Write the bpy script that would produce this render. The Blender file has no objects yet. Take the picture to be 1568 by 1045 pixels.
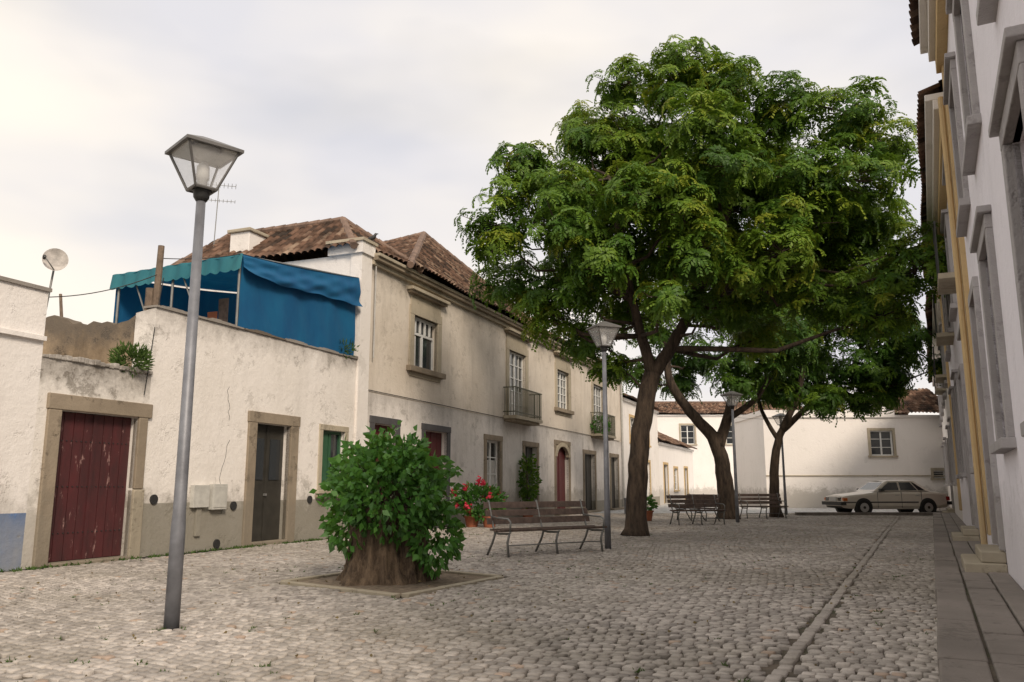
import bpy, math, random
import numpy as np
from mathutils import Vector, Matrix
random.seed(7); RNG=np.random.default_rng(11)
sc=bpy.context.scene
sc.view_settings.view_transform='Standard'; sc.view_settings.look='None'; sc.view_settings.exposure=0
R=math.radians
# ------------------------------------------------------------------ materials
def newmat(name):
    m=bpy.data.materials.new(name); m.use_nodes=True
    nt=m.node_tree; b=nt.nodes['Principled BSDF']; return m,nt,b
def noise(nt,vec,scale,detail=4,rough=.6):
    n=nt.nodes.new('ShaderNodeTexNoise'); n.inputs['Scale'].default_value=scale
    n.inputs['Detail'].default_value=min(detail,5); n.inputs['Roughness'].default_value=rough
    if vec is not None: nt.links.new(vec,n.inputs['Vector'])
    return n.outputs['Fac']
def ramp(nt,fac,a,b,ca=(0,0,0,1),cb=(1,1,1,1)):
    r=nt.nodes.new('ShaderNodeValToRGB'); r.color_ramp.elements[0].position=a; r.color_ramp.elements[1].position=b
    r.color_ramp.elements[0].color=ca; r.color_ramp.elements[1].color=cb
    nt.links.new(fac,r.inputs[0]); return r.outputs[0]
def mix(nt,fac,a,b,mode='MIX'):
    m=nt.nodes.new('ShaderNodeMix'); m.data_type='RGBA'; m.blend_type=mode
    for sock,v in ((m.inputs[0],fac),(m.inputs[6],a),(m.inputs[7],b)):
        if isinstance(v,(int,float)): sock.default_value=v
        elif isinstance(v,tuple): sock.default_value=(v[0],v[1],v[2],1)
        else: nt.links.new(v,sock)
    return m.outputs[2]
def mapping(nt,scale,rot=(0,0,0),loc=(0,0,0)):
    g=nt.nodes.new('ShaderNodeNewGeometry'); mp=nt.nodes.new('ShaderNodeMapping')
    mp.inputs['Scale'].default_value=scale; mp.inputs['Rotation'].default_value=rot; mp.inputs['Location'].default_value=loc
    nt.links.new(g.outputs['Position'],mp.inputs[0]); return mp.outputs[0]
def bump(nt,b,h,strength=.3,dist=.01):
    n=nt.nodes.new('ShaderNodeBump'); n.inputs['Strength'].default_value=strength; n.inputs['Distance'].default_value=dist
    nt.links.new(h,n.inputs['Height']); nt.links.new(n.outputs[0],b.inputs['Normal'])
def mathn(nt,op,a,b=None):
    m=nt.nodes.new('ShaderNodeMath'); m.operation=op
    for s,v in ((m.inputs[0],a),(m.inputs[1],b)):
        if v is None: continue
        if isinstance(v,(int,float)): s.default_value=v
        else: nt.links.new(v,s)
    return m.outputs[0]
def simple(name,col,rough=.6,metal=0,var=.15,scale=6,bumps=.1,spec=.5):
    m,nt,b=newmat(name); v=mapping(nt,(1,1,1))
    f=noise(nt,v,scale,4)
    c=mix(nt,ramp(nt,f,.3,.7),tuple(x*(1-var) for x in col),tuple(min(1,x*(1+var)) for x in col))
    nt.links.new(c,b.inputs['Base Color']); b.inputs['Roughness'].default_value=rough; b.inputs['Metallic'].default_value=metal
    b.inputs['Specular IOR Level'].default_value=spec
    if bumps: bump(nt,b,noise(nt,v,scale*8,2),bumps,.01)
    return m
def plaster(name,base,stain,amt=.5,dirt=.45,patch=.35,topz=None,dirtcol=(.22,.2,.16),streak=.35,topamt=.65):
    m,nt,b=newmat(name)
    v=mapping(nt,(1,1,1)); vs=mapping(nt,(1,1,.22),(0,0,.5),(3,1,2))
    N1=noise(nt,v,.5,5,.65); big=ramp(nt,N1,.35,.7)
    stre=ramp(nt,noise(nt,vs,1.3,5,.75),.5,.72)
    c=mix(nt,mathn(nt,'MULTIPLY',big,amt),base,stain)
    c=mix(nt,mathn(nt,'MULTIPLY',stre,streak),c,tuple(x*.6 for x in stain))
    N2=noise(nt,v,1.9,5,.78); sp=ramp(nt,N2,.57,.63)
    c=mix(nt,mathn(nt,'MULTIPLY',sp,patch),c,tuple(x*.62 for x in stain))
    sp2=ramp(nt,N2,.30,.37,(1,1,1,1),(0,0,0,1)); c=mix(nt,mathn(nt,'MULTIPLY',sp2,patch*.8),c,tuple(min(.85,x*1.12) for x in base))
    g=nt.nodes.new('ShaderNodeNewGeometry'); s=nt.nodes.new('ShaderNodeSeparateXYZ'); nt.links.new(g.outputs['Position'],s.inputs[0])
    hz=mathn(nt,'ADD',s.outputs[2],mathn(nt,'MULTIPLY',N2,-1.8))
    low=ramp(nt,hz,-.85,.35,(1,1,1,1),(0,0,0,1))
    c=mix(nt,mathn(nt,'MULTIPLY',low,dirt),c,dirtcol)
    if topz:
        t=ramp(nt,mathn(nt,'ADD',mathn(nt,'SUBTRACT',s.outputs[2],topz),mathn(nt,'MULTIPLY',N2,1.7)),.4,1.0)
        c=mix(nt,mathn(nt,'MULTIPLY',t,topamt),c,(.13,.11,.09))
    nt.links.new(c,b.inputs['Base Color']); b.inputs['Roughness'].default_value=.9; b.inputs['Specular IOR Level'].default_value=.2
    h=mathn(nt,'ADD',noise(nt,v,6,5,.75),mathn(nt,'MULTIPLY',sp,-.3))
    bump(nt,b,h,.5,.035)
    return m
def attrmat(name,ramps,rough=.8,trans=0,spec=.3,extra=.2,bscale=30,bstr=.3,tcol=(.22,.34,.03),moss=0):
    m,nt,b=newmat(name)
    a=nt.nodes.new('ShaderNodeAttribute'); a.attribute_name='rnd'
    r=nt.nodes.new('ShaderNodeValToRGB'); els=r.color_ramp.elements
    while len(els)<len(ramps): els.new(.5)
    for e,(p,c) in zip(els,ramps): e.position=p; e.color=(*c,1)
    nt.links.new(a.outputs['Fac'],r.inputs[0]); c=r.outputs[0]
    if extra:
        v=mapping(nt,(1,1,1)); n=noise(nt,v,2.2,4,.7)
        c=mix(nt,mathn(nt,'MULTIPLY',ramp(nt,n,.42,.7),extra),c,tuple(x*.3 for x in ramps[0][1]))
    if moss:
        v=mapping(nt,(1,1,1),(0,0,0),(5,2,0)); c=mix(nt,mathn(nt,'MULTIPLY',ramp(nt,noise(nt,v,.33,4,.65),.42,.68),moss),c,(.15,.13,.085))
        c=mix(nt,mathn(nt,'MULTIPLY',ramp(nt,noise(nt,v,28,3,.7),.45,.75),.35),c,(.12,.105,.09))
    nt.links.new(c,b.inputs['Base Color']); b.inputs['Roughness'].default_value=rough; b.inputs['Specular IOR Level'].default_value=spec
    if bstr: bump(nt,b,noise(nt,mapping(nt,(1,1,1)),bscale,3,.7),bstr,.01)
    if trans:
        t=nt.nodes.new('ShaderNodeBsdfTranslucent'); mx=nt.nodes.new('ShaderNodeMixShader'); mx.inputs[0].default_value=trans
        c2=mix(nt,.5,c,tcol); nt.links.new(c2,t.inputs[0])
        nt.links.new(b.outputs[0],mx.inputs[1]); nt.links.new(t.outputs[0],mx.inputs[2])
        nt.links.new(mx.outputs[0],nt.nodes['Material Output'].inputs[0])
    return m
M={}
M['white']=plaster('whitewash',(.84,.795,.75),(.63,.58,.51),.4,.5,.30,topz=4.5,topamt=.5,streak=.22)
M['white2']=plaster('whitewash_clean',(.83,.79,.755),(.66,.61,.55),.35,.35,.22,streak=.15)
M['white_low']=plaster('whitewash_streaked',(.82,.775,.735),(.52,.48,.43),.55,.5,.3,topz=3.55,streak=.5,topamt=.3)
M['white_far']=plaster('whitewash_far',(.84,.80,.77),(.72,.69,.64),.35,.5,.12,streak=.1)
M['garage_pl']=plaster('whitewash_ledge',(.80,.76,.71),(.5,.45,.38),.45,.5,.5,topz=3.2,topamt=.75)
M['cream']=plaster('cream_stained',(.72,.65,.565),(.50,.43,.345),.55,.0,.28,topz=7.1,streak=.4,topamt=.35)
M['greydado']=plaster('grey_dado',(.43,.41,.37),(.3,.28,.22),.7,.6,.4)
M['brownwall']=plaster('weathered_brown',(.44,.34,.23),(.10,.07,.045),1.0,.0,.85,topz=4.2,topamt=.85,streak=.7)
M['bluedado']=plaster('blue_dado',(.03,.15,.42),(.40,.41,.42),1.0,.4,.6)
M['lav']=plaster('white_right',(.84,.81,.86),(.68,.65,.69),.35,.2,.12,streak=.12)
M['ochre']=plaster('ochre',(.58,.42,.22),(.45,.33,.18),.5,.3,.2,streak=.2)
M['stone']=plaster('stone_trim',(.34,.28,.21),(.16,.13,.095),.8,.4,.5)
M['stone_l']=plaster('stone_trim_light',(.49,.43,.33),(.28,.24,.18),.7,.3,.4)
M['stone_g']=plaster('stone_trim_grey',(.44,.42,.42),(.27,.25,.25),.6,.3,.3)
M['dstone']=simple('dark_paint_trim',(.075,.072,.075),.7)
M['bench_metal']=simple('bench_metal',(.20,.20,.19),.5,.4)
M['kerb']=plaster('kerb_stone',(.27,.235,.22),(.12,.105,.10),.9,.3,.6)
M['iron']=simple('iron',(.04,.04,.04),.5,.3)
M['balc']=simple('balcony_paint',(.10,.10,.06),.6,.1)
M['lampgrey']=simple('lamp_paint',(.19,.195,.215),.5,.3,.25,5)
M['lamproof']=simple('lamp_roof',(.15,.145,.14),.5,.3,.2,4)
M['wood']=simple('bench_wood',(.10,.068,.054),.7,0,.4,9,.3)
M['oldwood']=simple('old_wood',(.15,.11,.08),.85,0,.35,9,.4)
M['dkdoor']=simple('dark_door',(.035,.032,.026),.6,0,.3,4)
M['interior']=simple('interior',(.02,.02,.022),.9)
M['winwhite']=simple('window_paint',(.72,.72,.70),.5,0,.08)
M['green']=simple('green_paint',(.03,.10,.05),.5)
M['redpaint']=simple('red_paint',(.10,.018,.02),.6)
M['curtain']=simple('curtain',(.55,.53,.5),.9)
M['dish']=simple('dish_paint',(.42,.39,.36),.6,0,.3,9)
M['meter']=simple('meter_box',(.50,.49,.45),.6)
M['terra']=simple('terracotta_pot',(.36,.12,.06),.8)
M['wire']=simple('cable',(.02,.02,.02),.7)
M['copperpipe']=simple('pipe',(.45,.44,.42),.6)
M['ridge']=simple('ridge_tiles',(.18,.12,.09),.9,0,.4,3,.3)
M['litter']=simple('dry_leaves',(.16,.12,.05),.9,0,.4,9,0)
m,nt,b=newmat('glass_window'); b.inputs['Base Color'].default_value=(.03,.035,.04,1); b.inputs['Roughness'].default_value=.06; b.inputs['Specular IOR Level'].default_value=.8; M['glass']=m
nz=noise(nt,mapping(nt,(1,1,1)),2,2); bump(nt,b,nz,.05,.05)
m,nt,b=newmat('lamp_glass'); tr=nt.nodes.new('ShaderNodeBsdfTransparent'); mx=nt.nodes.new('ShaderNodeMixShader'); mx.inputs[0].default_value=.3
b.inputs['Base Color'].default_value=(.8,.8,.8,1); b.inputs['Roughness'].default_value=.15
nt.links.new(tr.outputs[0],mx.inputs[1]); nt.links.new(b.outputs[0],mx.inputs[2]); nt.links.new(mx.outputs[0],nt.nodes['Material Output'].inputs[0]); M['lglass']=m
m,nt,b=newmat('garage_red'); v=mapping(nt,(1,1,1)); vs=mapping(nt,(1,1,.3))
c=mix(nt,ramp(nt,noise(nt,vs,3,5,.7),.35,.7),(.09,.018,.02),(.04,.015,.016))
c=mix(nt,ramp(nt,noise(nt,vs,7,5,.75),.61,.66),c,(.33,.2,.18)); nt.links.new(c,b.inputs['Base Color']); b.inputs['Roughness'].default_value=.65; bump(nt,b,noise(nt,vs,7,5,.75),.4,.01); M['gdoor']=m
def canvas(name,c1,c2,tr=.15):
    m,nt,b=newmat(name); v=mapping(nt,(1,1,.5)); c=mix(nt,ramp(nt,noise(nt,v,1.5,5,.6),.35,.7),c1,c2)
    nt.links.new(c,b.inputs['Base Color']); b.inputs['Roughness'].default_value=.75
    t=nt.nodes.new('ShaderNodeBsdfTranslucent'); nt.links.new(c,t.inputs[0]); mx=nt.nodes.new('ShaderNodeMixShader'); mx.inputs[0].default_value=tr
    nt.links.new(b.outputs[0],mx.inputs[1]); nt.links.new(t.outputs[0],mx.inputs[2]); nt.links.new(mx.outputs[0],nt.nodes['Material Output'].inputs[0])
    bump(nt,b,noise(nt,v,3,4),.4,.05); return m
M['blue']=canvas('blue_canvas',(.002,.085,.22),(.005,.13,.28))
M['teal']=canvas('teal_canvas',(.02,.16,.21),(.05,.24,.28),.3)
M['leaf']=attrmat('tree_leaves',[(0,(.025,.068,.012)),(.4,(.068,.15,.018)),(.75,(.155,.255,.025)),(1,(.27,.30,.03))],.5,.32,.3,0,20,0)
M['bushleaf']=attrmat('bush_leaves',[(0,(.03,.09,.015)),(.5,(.06,.18,.03)),(1,(.11,.27,.05))],.4,.25,.4,0,20,0)
M['weed']=attrmat('weed_leaves',[(0,(.03,.07,.015)),(1,(.10,.16,.04))],.7,.15,.2,0,20,0)
M['flower']=attrmat('geranium_petals',[(0,(.50,.01,.04)),(1,(.8,.08,.14))],.6,.2,.2,0,20,0,(.7,.05,.08))
M['stones']=attrmat('cobblestones',[(0,(.20,.18,.165)),(.25,(.33,.298,.27)),(.6,(.45,.408,.37)),(.88,(.58,.528,.48)),(1,(.44,.335,.265))],.75,0,.3,.25,40,.35,moss=.45)
M['tile']=attrmat('roof_tiles',[(0,(.05,.04,.033)),(.35,(.14,.085,.06)),(.75,(.22,.13,.09)),(1,(.36,.26,.19))],.9,0,.2,.75,20,.3)
m,nt,b=newmat('bark'); v=mapping(nt,(1,1,.22)); n1=noise(nt,v,7,5,.75)
c=mix(nt,ramp(nt,n1,.35,.7),(.024,.017,.012),(.12,.084,.058)); nt.links.new(c,b.inputs['Base Color']); b.inputs['Roughness'].default_value=.95; bump(nt,b,n1,1,.06); M['bark']=m
m,nt,b=newmat('stump_bark'); v=mapping(nt,(1,1,.2)); n1=noise(nt,v,9,5,.75)
c=mix(nt,ramp(nt,n1,.35,.68),(.04,.026,.017),(.22,.155,.10)); nt.links.new(c,b.inputs['Base Color']); b.inputs['Roughness'].default_value=.95; bump(nt,b,n1,1,.07); M['stump']=m
m,nt,b=newmat('joint_dirt'); v=mapping(nt,(1,1,1))
c=mix(nt,ramp(nt,noise(nt,v,3,5,.7),.35,.65),(.055,.046,.034),(.125,.10,.075)); c=mix(nt,ramp(nt,noise(nt,v,.8,5,.7),.5,.64),c,(.05,.06,.022))
nt.links.new(c,b.inputs['Base Color']); b.inputs['Roughness'].default_value=1; bump(nt,b,noise(nt,v,40,3),.5,.02); M['dirt']=m
m,nt,b=newmat('pit_soil'); v=mapping(nt,(1,1,1)); c=mix(nt,ramp(nt,noise(nt,v,12,5,.7),.35,.65),(.13,.10,.07),(.28,.22,.16)); nt.links.new(c,b.inputs['Base Color']); b.inputs['Roughness'].default_value=1; bump(nt,b,noise(nt,v,20,5),.8,.04); M['soil']=m
m,nt,b=newmat('far_cobbles'); v=mapping(nt,(8.5,8.5,8.5),(0,0,.4)); vo=nt.nodes.new('ShaderNodeTexVoronoi'); vo.inputs['Randomness'].default_value=.5; vo.inputs['Scale'].default_value=1; nt.links.new(v,vo.inputs['Vector'])
c=mix(nt,.75,(.27,.25,.22),vo.outputs['Color'],'MIX'); hs=nt.nodes.new('ShaderNodeHueSaturation'); hs.inputs['Saturation'].default_value=.12; hs.inputs['Value'].default_value=.65; nt.links.new(c,hs.inputs['Color'])
nt.links.new(hs.outputs[0],b.inputs['Base Color']); b.inputs['Roughness'].default_value=.85; bump(nt,b,vo.outputs['Distance'],.5,.02); M['farcob']=m
def paint(name,col,rough=.25,metal=.5):
    m,nt,b=newmat(name); b.inputs['Roughness'].default_value=rough; b.inputs['Metallic'].default_value=metal
    n=noise(nt,mapping(nt,(1,1,1)),4,4); c=mix(nt,mathn(nt,'MULTIPLY',n,.3),col,tuple(x*.6 for x in col)); nt.links.new(c,b.inputs['Base Color']); return m
M['carpaint']=paint('car_cream_paint',(.72,.66,.58),.35,.0); M['tyre']=paint('tyre',(.02,.02,.02),.9,0); M['chrome']=paint('hubcap',(.5,.5,.5),.3,.7); M['amber']=paint('indicator_amber',(.7,.18,.02),.3,0); M['redlight']=paint('tail_light',(.4,.02,.02),.3,0); M['blackplastic_wells']=paint('black_plastic_and_wells',(.03,.03,.03),.6,0)
# ------------------------------------------------------------------ mesh tools
def empty(name,loc=(0,0,0)):
    e=bpy.data.objects.new(name,None); sc.collection.objects.link(e); e.location=loc; e.empty_display_size=.2; return e
class MB:
    def __init__(s): s.v=[];s.f=[];s.mi=[];s.mats=[]
    def m(s,mat):
        mat=M[mat] if isinstance(mat,str) else mat
        if mat not in s.mats: s.mats.append(mat)
        return s.mats.index(mat)
    def face(s,pts,mat):
        i=len(s.v); s.v+= [tuple(p) for p in pts]; s.f.append(tuple(range(i,i+len(pts)))); s.mi.append(s.m(mat))
    def hexa(s,c,mat):
        i=len(s.v); s.v+=[tuple(p) for p in c]; k=s.m(mat)
        for q in ((0,1,3,2),(4,6,7,5),(0,4,5,1),(2,3,7,6),(0,2,6,4),(1,5,7,3)):
            s.f.append(tuple(i+j for j in q)); s.mi.append(k)
    def box(s,F,a0,a1,o0,o1,z0,z1,mat):
        s.hexa([F(a,o,z) for a in (a0,a1) for o in (o0,o1) for z in (z0,z1)],mat)
    def tube(s,pts,rad,mat,seg=8,cap=True):
        pts=[Vector(p) for p in pts]; n=len(pts)
        if not isinstance(rad,(list,tuple)): rad=[rad]*n
        k=s.m(mat); base=len(s.v); ref=None
        for i,p in enumerate(pts):
            d=(pts[min(i+1,n-1)]-pts[max(i-1,0)]).normalized()
            if ref is None:
                ref=Vector((1,0,0)) if abs(d.x)<.9 else Vector((0,1,0))
            u=(ref-d*ref.dot(d)).normalized(); w=d.cross(u); ref=u
            for j in range(seg):
                t=2*math.pi*j/seg; s.v.append(tuple(p+(u*math.cos(t)+w*math.sin(t))*rad[i]))
        for i in range(n-1):
            for j in range(seg):
                a=base+i*seg+j; b2=base+i*seg+(j+1)%seg
                s.f.append((a,b2,b2+seg,a+seg)); s.mi.append(k)
        if cap:
            s.f.append(tuple(base+j for j in range(seg))[::-1]); s.mi.append(k)
            s.f.append(tuple(base+(n-1)*seg+j for j in range(seg))); s.mi.append(k)
    def build(s,name,parent=None,smooth=False,bevel=0):
        me=bpy.data.meshes.new(name); me.from_pydata(s.v,[],s.f)
        for mt in s.mats: me.materials.append(mt)
        me.polygons.foreach_set('material_index',s.mi)
        if smooth: me.polygons.foreach_set('use_smooth',[True]*len(s.f))
        me.update(); o=bpy.data.objects.new(name,me); sc.collection.objects.link(o)
        if parent: o.parent=parent; o.matrix_parent_inverse=Matrix.Translation(-Vector(parent.location))
        if bevel:
            b=o.modifiers.new('bevel','BEVEL'); b.width=bevel; b.segments=2; b.limit_method='ANGLE'
        return o
def npmesh(name,V,Fq,rnd,mat,parent=None,smooth=False):
    me=bpy.data.meshes.new(name); n=len(V); m=len(Fq)
    me.vertices.add(n); me.vertices.foreach_set('co',V.astype(np.float32).ravel())
    me.loops.add(m*4); me.loops.foreach_set('vertex_index',Fq.astype(np.int32).ravel())
    me.polygons.add(m); me.polygons.foreach_set('loop_start',np.arange(0,m*4,4,dtype=np.int32))
    a=me.attributes.new('rnd','FLOAT','POINT'); a.data.foreach_set('value',rnd.astype(np.float32))
    me.materials.append(M[mat] if isinstance(mat,str) else mat)
    me.update(calc_edges=True); me.validate()
    if smooth: me.polygons.foreach_set('use_smooth',[True]*len(me.polygons))
    o=bpy.data.objects.new(name,me); sc.collection.objects.link(o)
    if parent: o.parent=parent; o.matrix_parent_inverse=Matrix.Translation(-Vector(parent.location))
    return o
def W(x,y,z): return Vector((x,y,z))
def FL(a,o,z): return Vector((.4*a-12.7+o*.928, a-o*.371, z))
def FR(a,o,z): return Vector((.505*a+.9-o*.893, a+o*.451, z))
def wall(mb,F,a0,a1,z0,z1,ops,mat,rev=.25,revmat=None):
    As=sorted({a0,a1}|{x for o in ops for x in o[:2] if a0<x<a1}); Zs=sorted({z0,z1}|{x for o in ops for x in o[2:4] if z0<x<z1})
    for i in range(len(As)-1):
        for j in range(len(Zs)-1):
            ca=(As[i]+As[i+1])/2; cz=(Zs[j]+Zs[j+1])/2
            if any(o[0]<ca<o[1] and o[2]<cz<o[3] for o in ops): continue
            mb.face([F(As[i],0,Zs[j]),F(As[i+1],0,Zs[j]),F(As[i+1],0,Zs[j+1]),F(As[i],0,Zs[j+1])],mat)
    rm=revmat or mat
    for (p,q,r,s) in [o[:4] for o in ops]:
        r2=max(r,z0); s2=min(s,z1)
        if s2<=r2: continue
        mb.face([F(p,0,r2),F(p,-rev,r2),F(p,-rev,s2),F(p,0,s2)],rm); mb.face([F(q,0,r2),F(q,-rev,r2),F(q,-rev,s2),F(q,0,s2)],rm)
        if s<=z1: mb.face([F(p,0,s),F(q,0,s),F(q,-rev,s),F(p,-rev,s)],rm)
        if r>=z0: mb.face([F(p,0,r),F(q,0,r),F(q,-rev,r),F(p,-rev,r)],rm)
def surround(mb,F,a0,a1,z0,z1,w,mat,prot=.05,sill=True,bottom=False,wa=None):
    wa=wa or w
    mb.box(F,a0-wa,a0,-.06,prot,z0,z1,mat); mb.box(F,a1,a1+wa,-.06,prot,z0,z1,mat)
    mb.box(F,a0-wa,a1+wa,-.06,prot+.003,z1,z1+w,mat)
    if sill: mb.box(F,a0-wa-.06,a1+wa+.06,-.1,prot+.07,z0-w*.7,z0-.002,mat)
def sash(mb,F,a0,a1,z0,z1,cols,rows,mat='winwhite',o=-.14,th=.05,glass='glass',curt=None):
    mb.face([F(a0,o-.02,z0),F(a1,o-.02,z0),F(a1,o-.02,z1),F(a0,o-.02,z1)],glass)
    fw=.07
    for (p,q) in ((a0,a0+fw),(a1-fw,a1)): mb.box(F,p,q,o-.03,o+.03,z0,z1,mat)
    for (p,q) in ((z0,z0+fw),(z1-fw,z1)): mb.box(F,a0+fw,a1-fw,o-.03,o+.028,p,q,mat)
    for i in range(1,cols):
        x=a0+(a1-a0)*i/cols; t=.045 if (cols%2==0 and i==cols//2) else .02
        mb.box(F,x-t,x+t,o-.025,o+.025+t*.1,z0+fw,z1-fw,mat)
    for j in range(1,rows):
        z=z0+(z1-z0)*j/rows; mb.box(F,a0+fw,a1-fw,o-.02,o+.02,z-.018,z+.018,mat)
def plankdoor(mb,F,a0,a1,z0,z1,mat,o=-.2,n=6,rails=3):
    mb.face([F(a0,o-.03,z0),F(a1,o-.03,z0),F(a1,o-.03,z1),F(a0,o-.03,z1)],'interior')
    w=(a1-a0)/n
    for i in range(n): mb.box(F,a0+i*w+.006,a0+(i+1)*w-.006,o-.02,o+.02,z0+.01,z1-.01,mat)
    mb.box(F,(a0+a1)/2-.03,(a0+a1)/2+.03,o+.02,o+.045,z0+.01,z1-.01,mat)
def roof_slope(name,p0,p1,q0,q1,parent,tile=.23,course=.38):
    p0,p1,q0,q1=map(Vector,(p0,p1,q0,q1)); L=(p1-p0).length; e=(p1-p0)/L
    a0=(q0-p0).dot(e); a1=(q1-p0).dot(e); g=(q0-p0)-e*a0; h=g.length; g/=h; n=e.cross(g)
    if n.z<0: n=-n
    S=np.arange(0,L+.03,tile/6); S=np.minimum(S,L)
    hm=np.full(len(S),h)
    if a0>1e-3: hm=np.minimum(hm,h*S/a0)
    if L-a1>1e-3: hm=np.minimum(hm,h*(L-S)/(L-a1))
    nc=int(math.ceil(h/course)); H=[];lift=[];ci=[]
    for i in range(nc): H+=[i*course-(.02 if i else .0),(i+1)*course-.021]; lift+=[.045,.0]; ci+=[i,i]
    H=np.array(H);lift=np.array(lift);ci=np.array(ci)
    SS,HH=np.meshgrid(S,H); HH=np.minimum(HH,hm[None,:])
    til=np.floor(SS/tile).astype(int); C=ci[:,None]+0*til
    rnd=np.modf(np.abs(np.sin(til*12.9898+C*78.233+p0.x)*43758.5))[0]
    prof=.075*np.abs(np.sin(np.pi*SS/tile))**.7+lift[:,None]+.02*rnd+.05*np.sin(SS*1.1+HH*.8)
    V=np.array(p0)[None,None]+SS[...,None]*np.array(e)+HH[...,None]*np.array(g)+prof[...,None]*np.array(n)
    r,c=SS.shape; idx=np.arange(r*c).reshape(r,c)
    Fq=np.stack([idx[:-1,:-1],idx[:-1,1:],idx[1:,1:],idx[1:,:-1]],-1).reshape(-1,4)
    npmesh(name,V.reshape(-1,3),Fq,rnd.ravel(),'tile',parent)
def ridge(mb,p,q,r=.13):
    p=Vector(p);q=Vector(q);L=(q-p).length;n=max(2,int(L/.38)); 
    for i in range(n):
        a=p.lerp(q,i/n); b=p.lerp(q,(i+1)/n+.02); mb.tube([a,b],[r,r*.8],'ridge',8)
# ------------------------------------------------------------------ camera
cam=bpy.data.cameras.new('camera'); co=bpy.data.objects.new('camera',cam); sc.collection.objects.link(co)
co.location=(0,0,1.25); co.rotation_euler=(R(90+10.08),0,0); cam.lens=28.8; cam.sensor_width=36; cam.clip_end=1500; cam.clip_start=.05; sc.camera=co
# ------------------------------------------------------------------ world & sun
az=Vector((.38,-.88)).normalized(); el=R(36)
w=bpy.data.worlds.new('World'); sc.world=w; w.use_nodes=True; nt=w.node_tree; bg=nt.nodes['Background']; bg.inputs[1].default_value=.1
sk=nt.nodes.new('ShaderNodeTexSky'); sk.sky_type='NISHITA'; sk.sun_disc=False; sk.sun_elevation=el; sk.sun_rotation=math.atan2(az.x,az.y)
tc=nt.nodes.new('ShaderNodeTexCoord'); mp=nt.nodes.new('ShaderNodeMapping'); mp.inputs['Scale'].default_value=(1,1,2.6); nt.links.new(tc.outputs['Generated'],mp.inputs[0])
n1=noise(nt,mp.outputs[0],1.9,4,.5); mp2=nt.nodes.new('ShaderNodeMapping'); mp2.inputs['Location'].default_value=(3.1,1.2,.4); mp2.inputs['Scale'].default_value=(1,1,2.4); nt.links.new(tc.outputs['Generated'],mp2.inputs[0])
n2=noise(nt,mp2.outputs[0],1.7,4,.42)
cl_=mix(nt,ramp(nt,n2,.36,.58),(8.1,7.95,8.3),(11.0,10.1,8.9))
c=mix(nt,ramp(nt,n1,.32,.5,(.76,.76,.76,1),(1,1,1,1)),sk.outputs[0],cl_); nt.links.new(c,bg.inputs[0])
sl=bpy.data.lights.new('sun','SUN'); sl.energy=2.9; sl.angle=R(16); sl.color=(1,.86,.70); so=bpy.data.objects.new('sun',sl); sc.collection.objects.link(so)
sd=Vector((az.x*math.cos(el),az.y*math.cos(el),math.sin(el))); so.rotation_euler=sd.to_track_quat('Z','Y').to_euler(); so.location=(0,-10,30)
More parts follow.
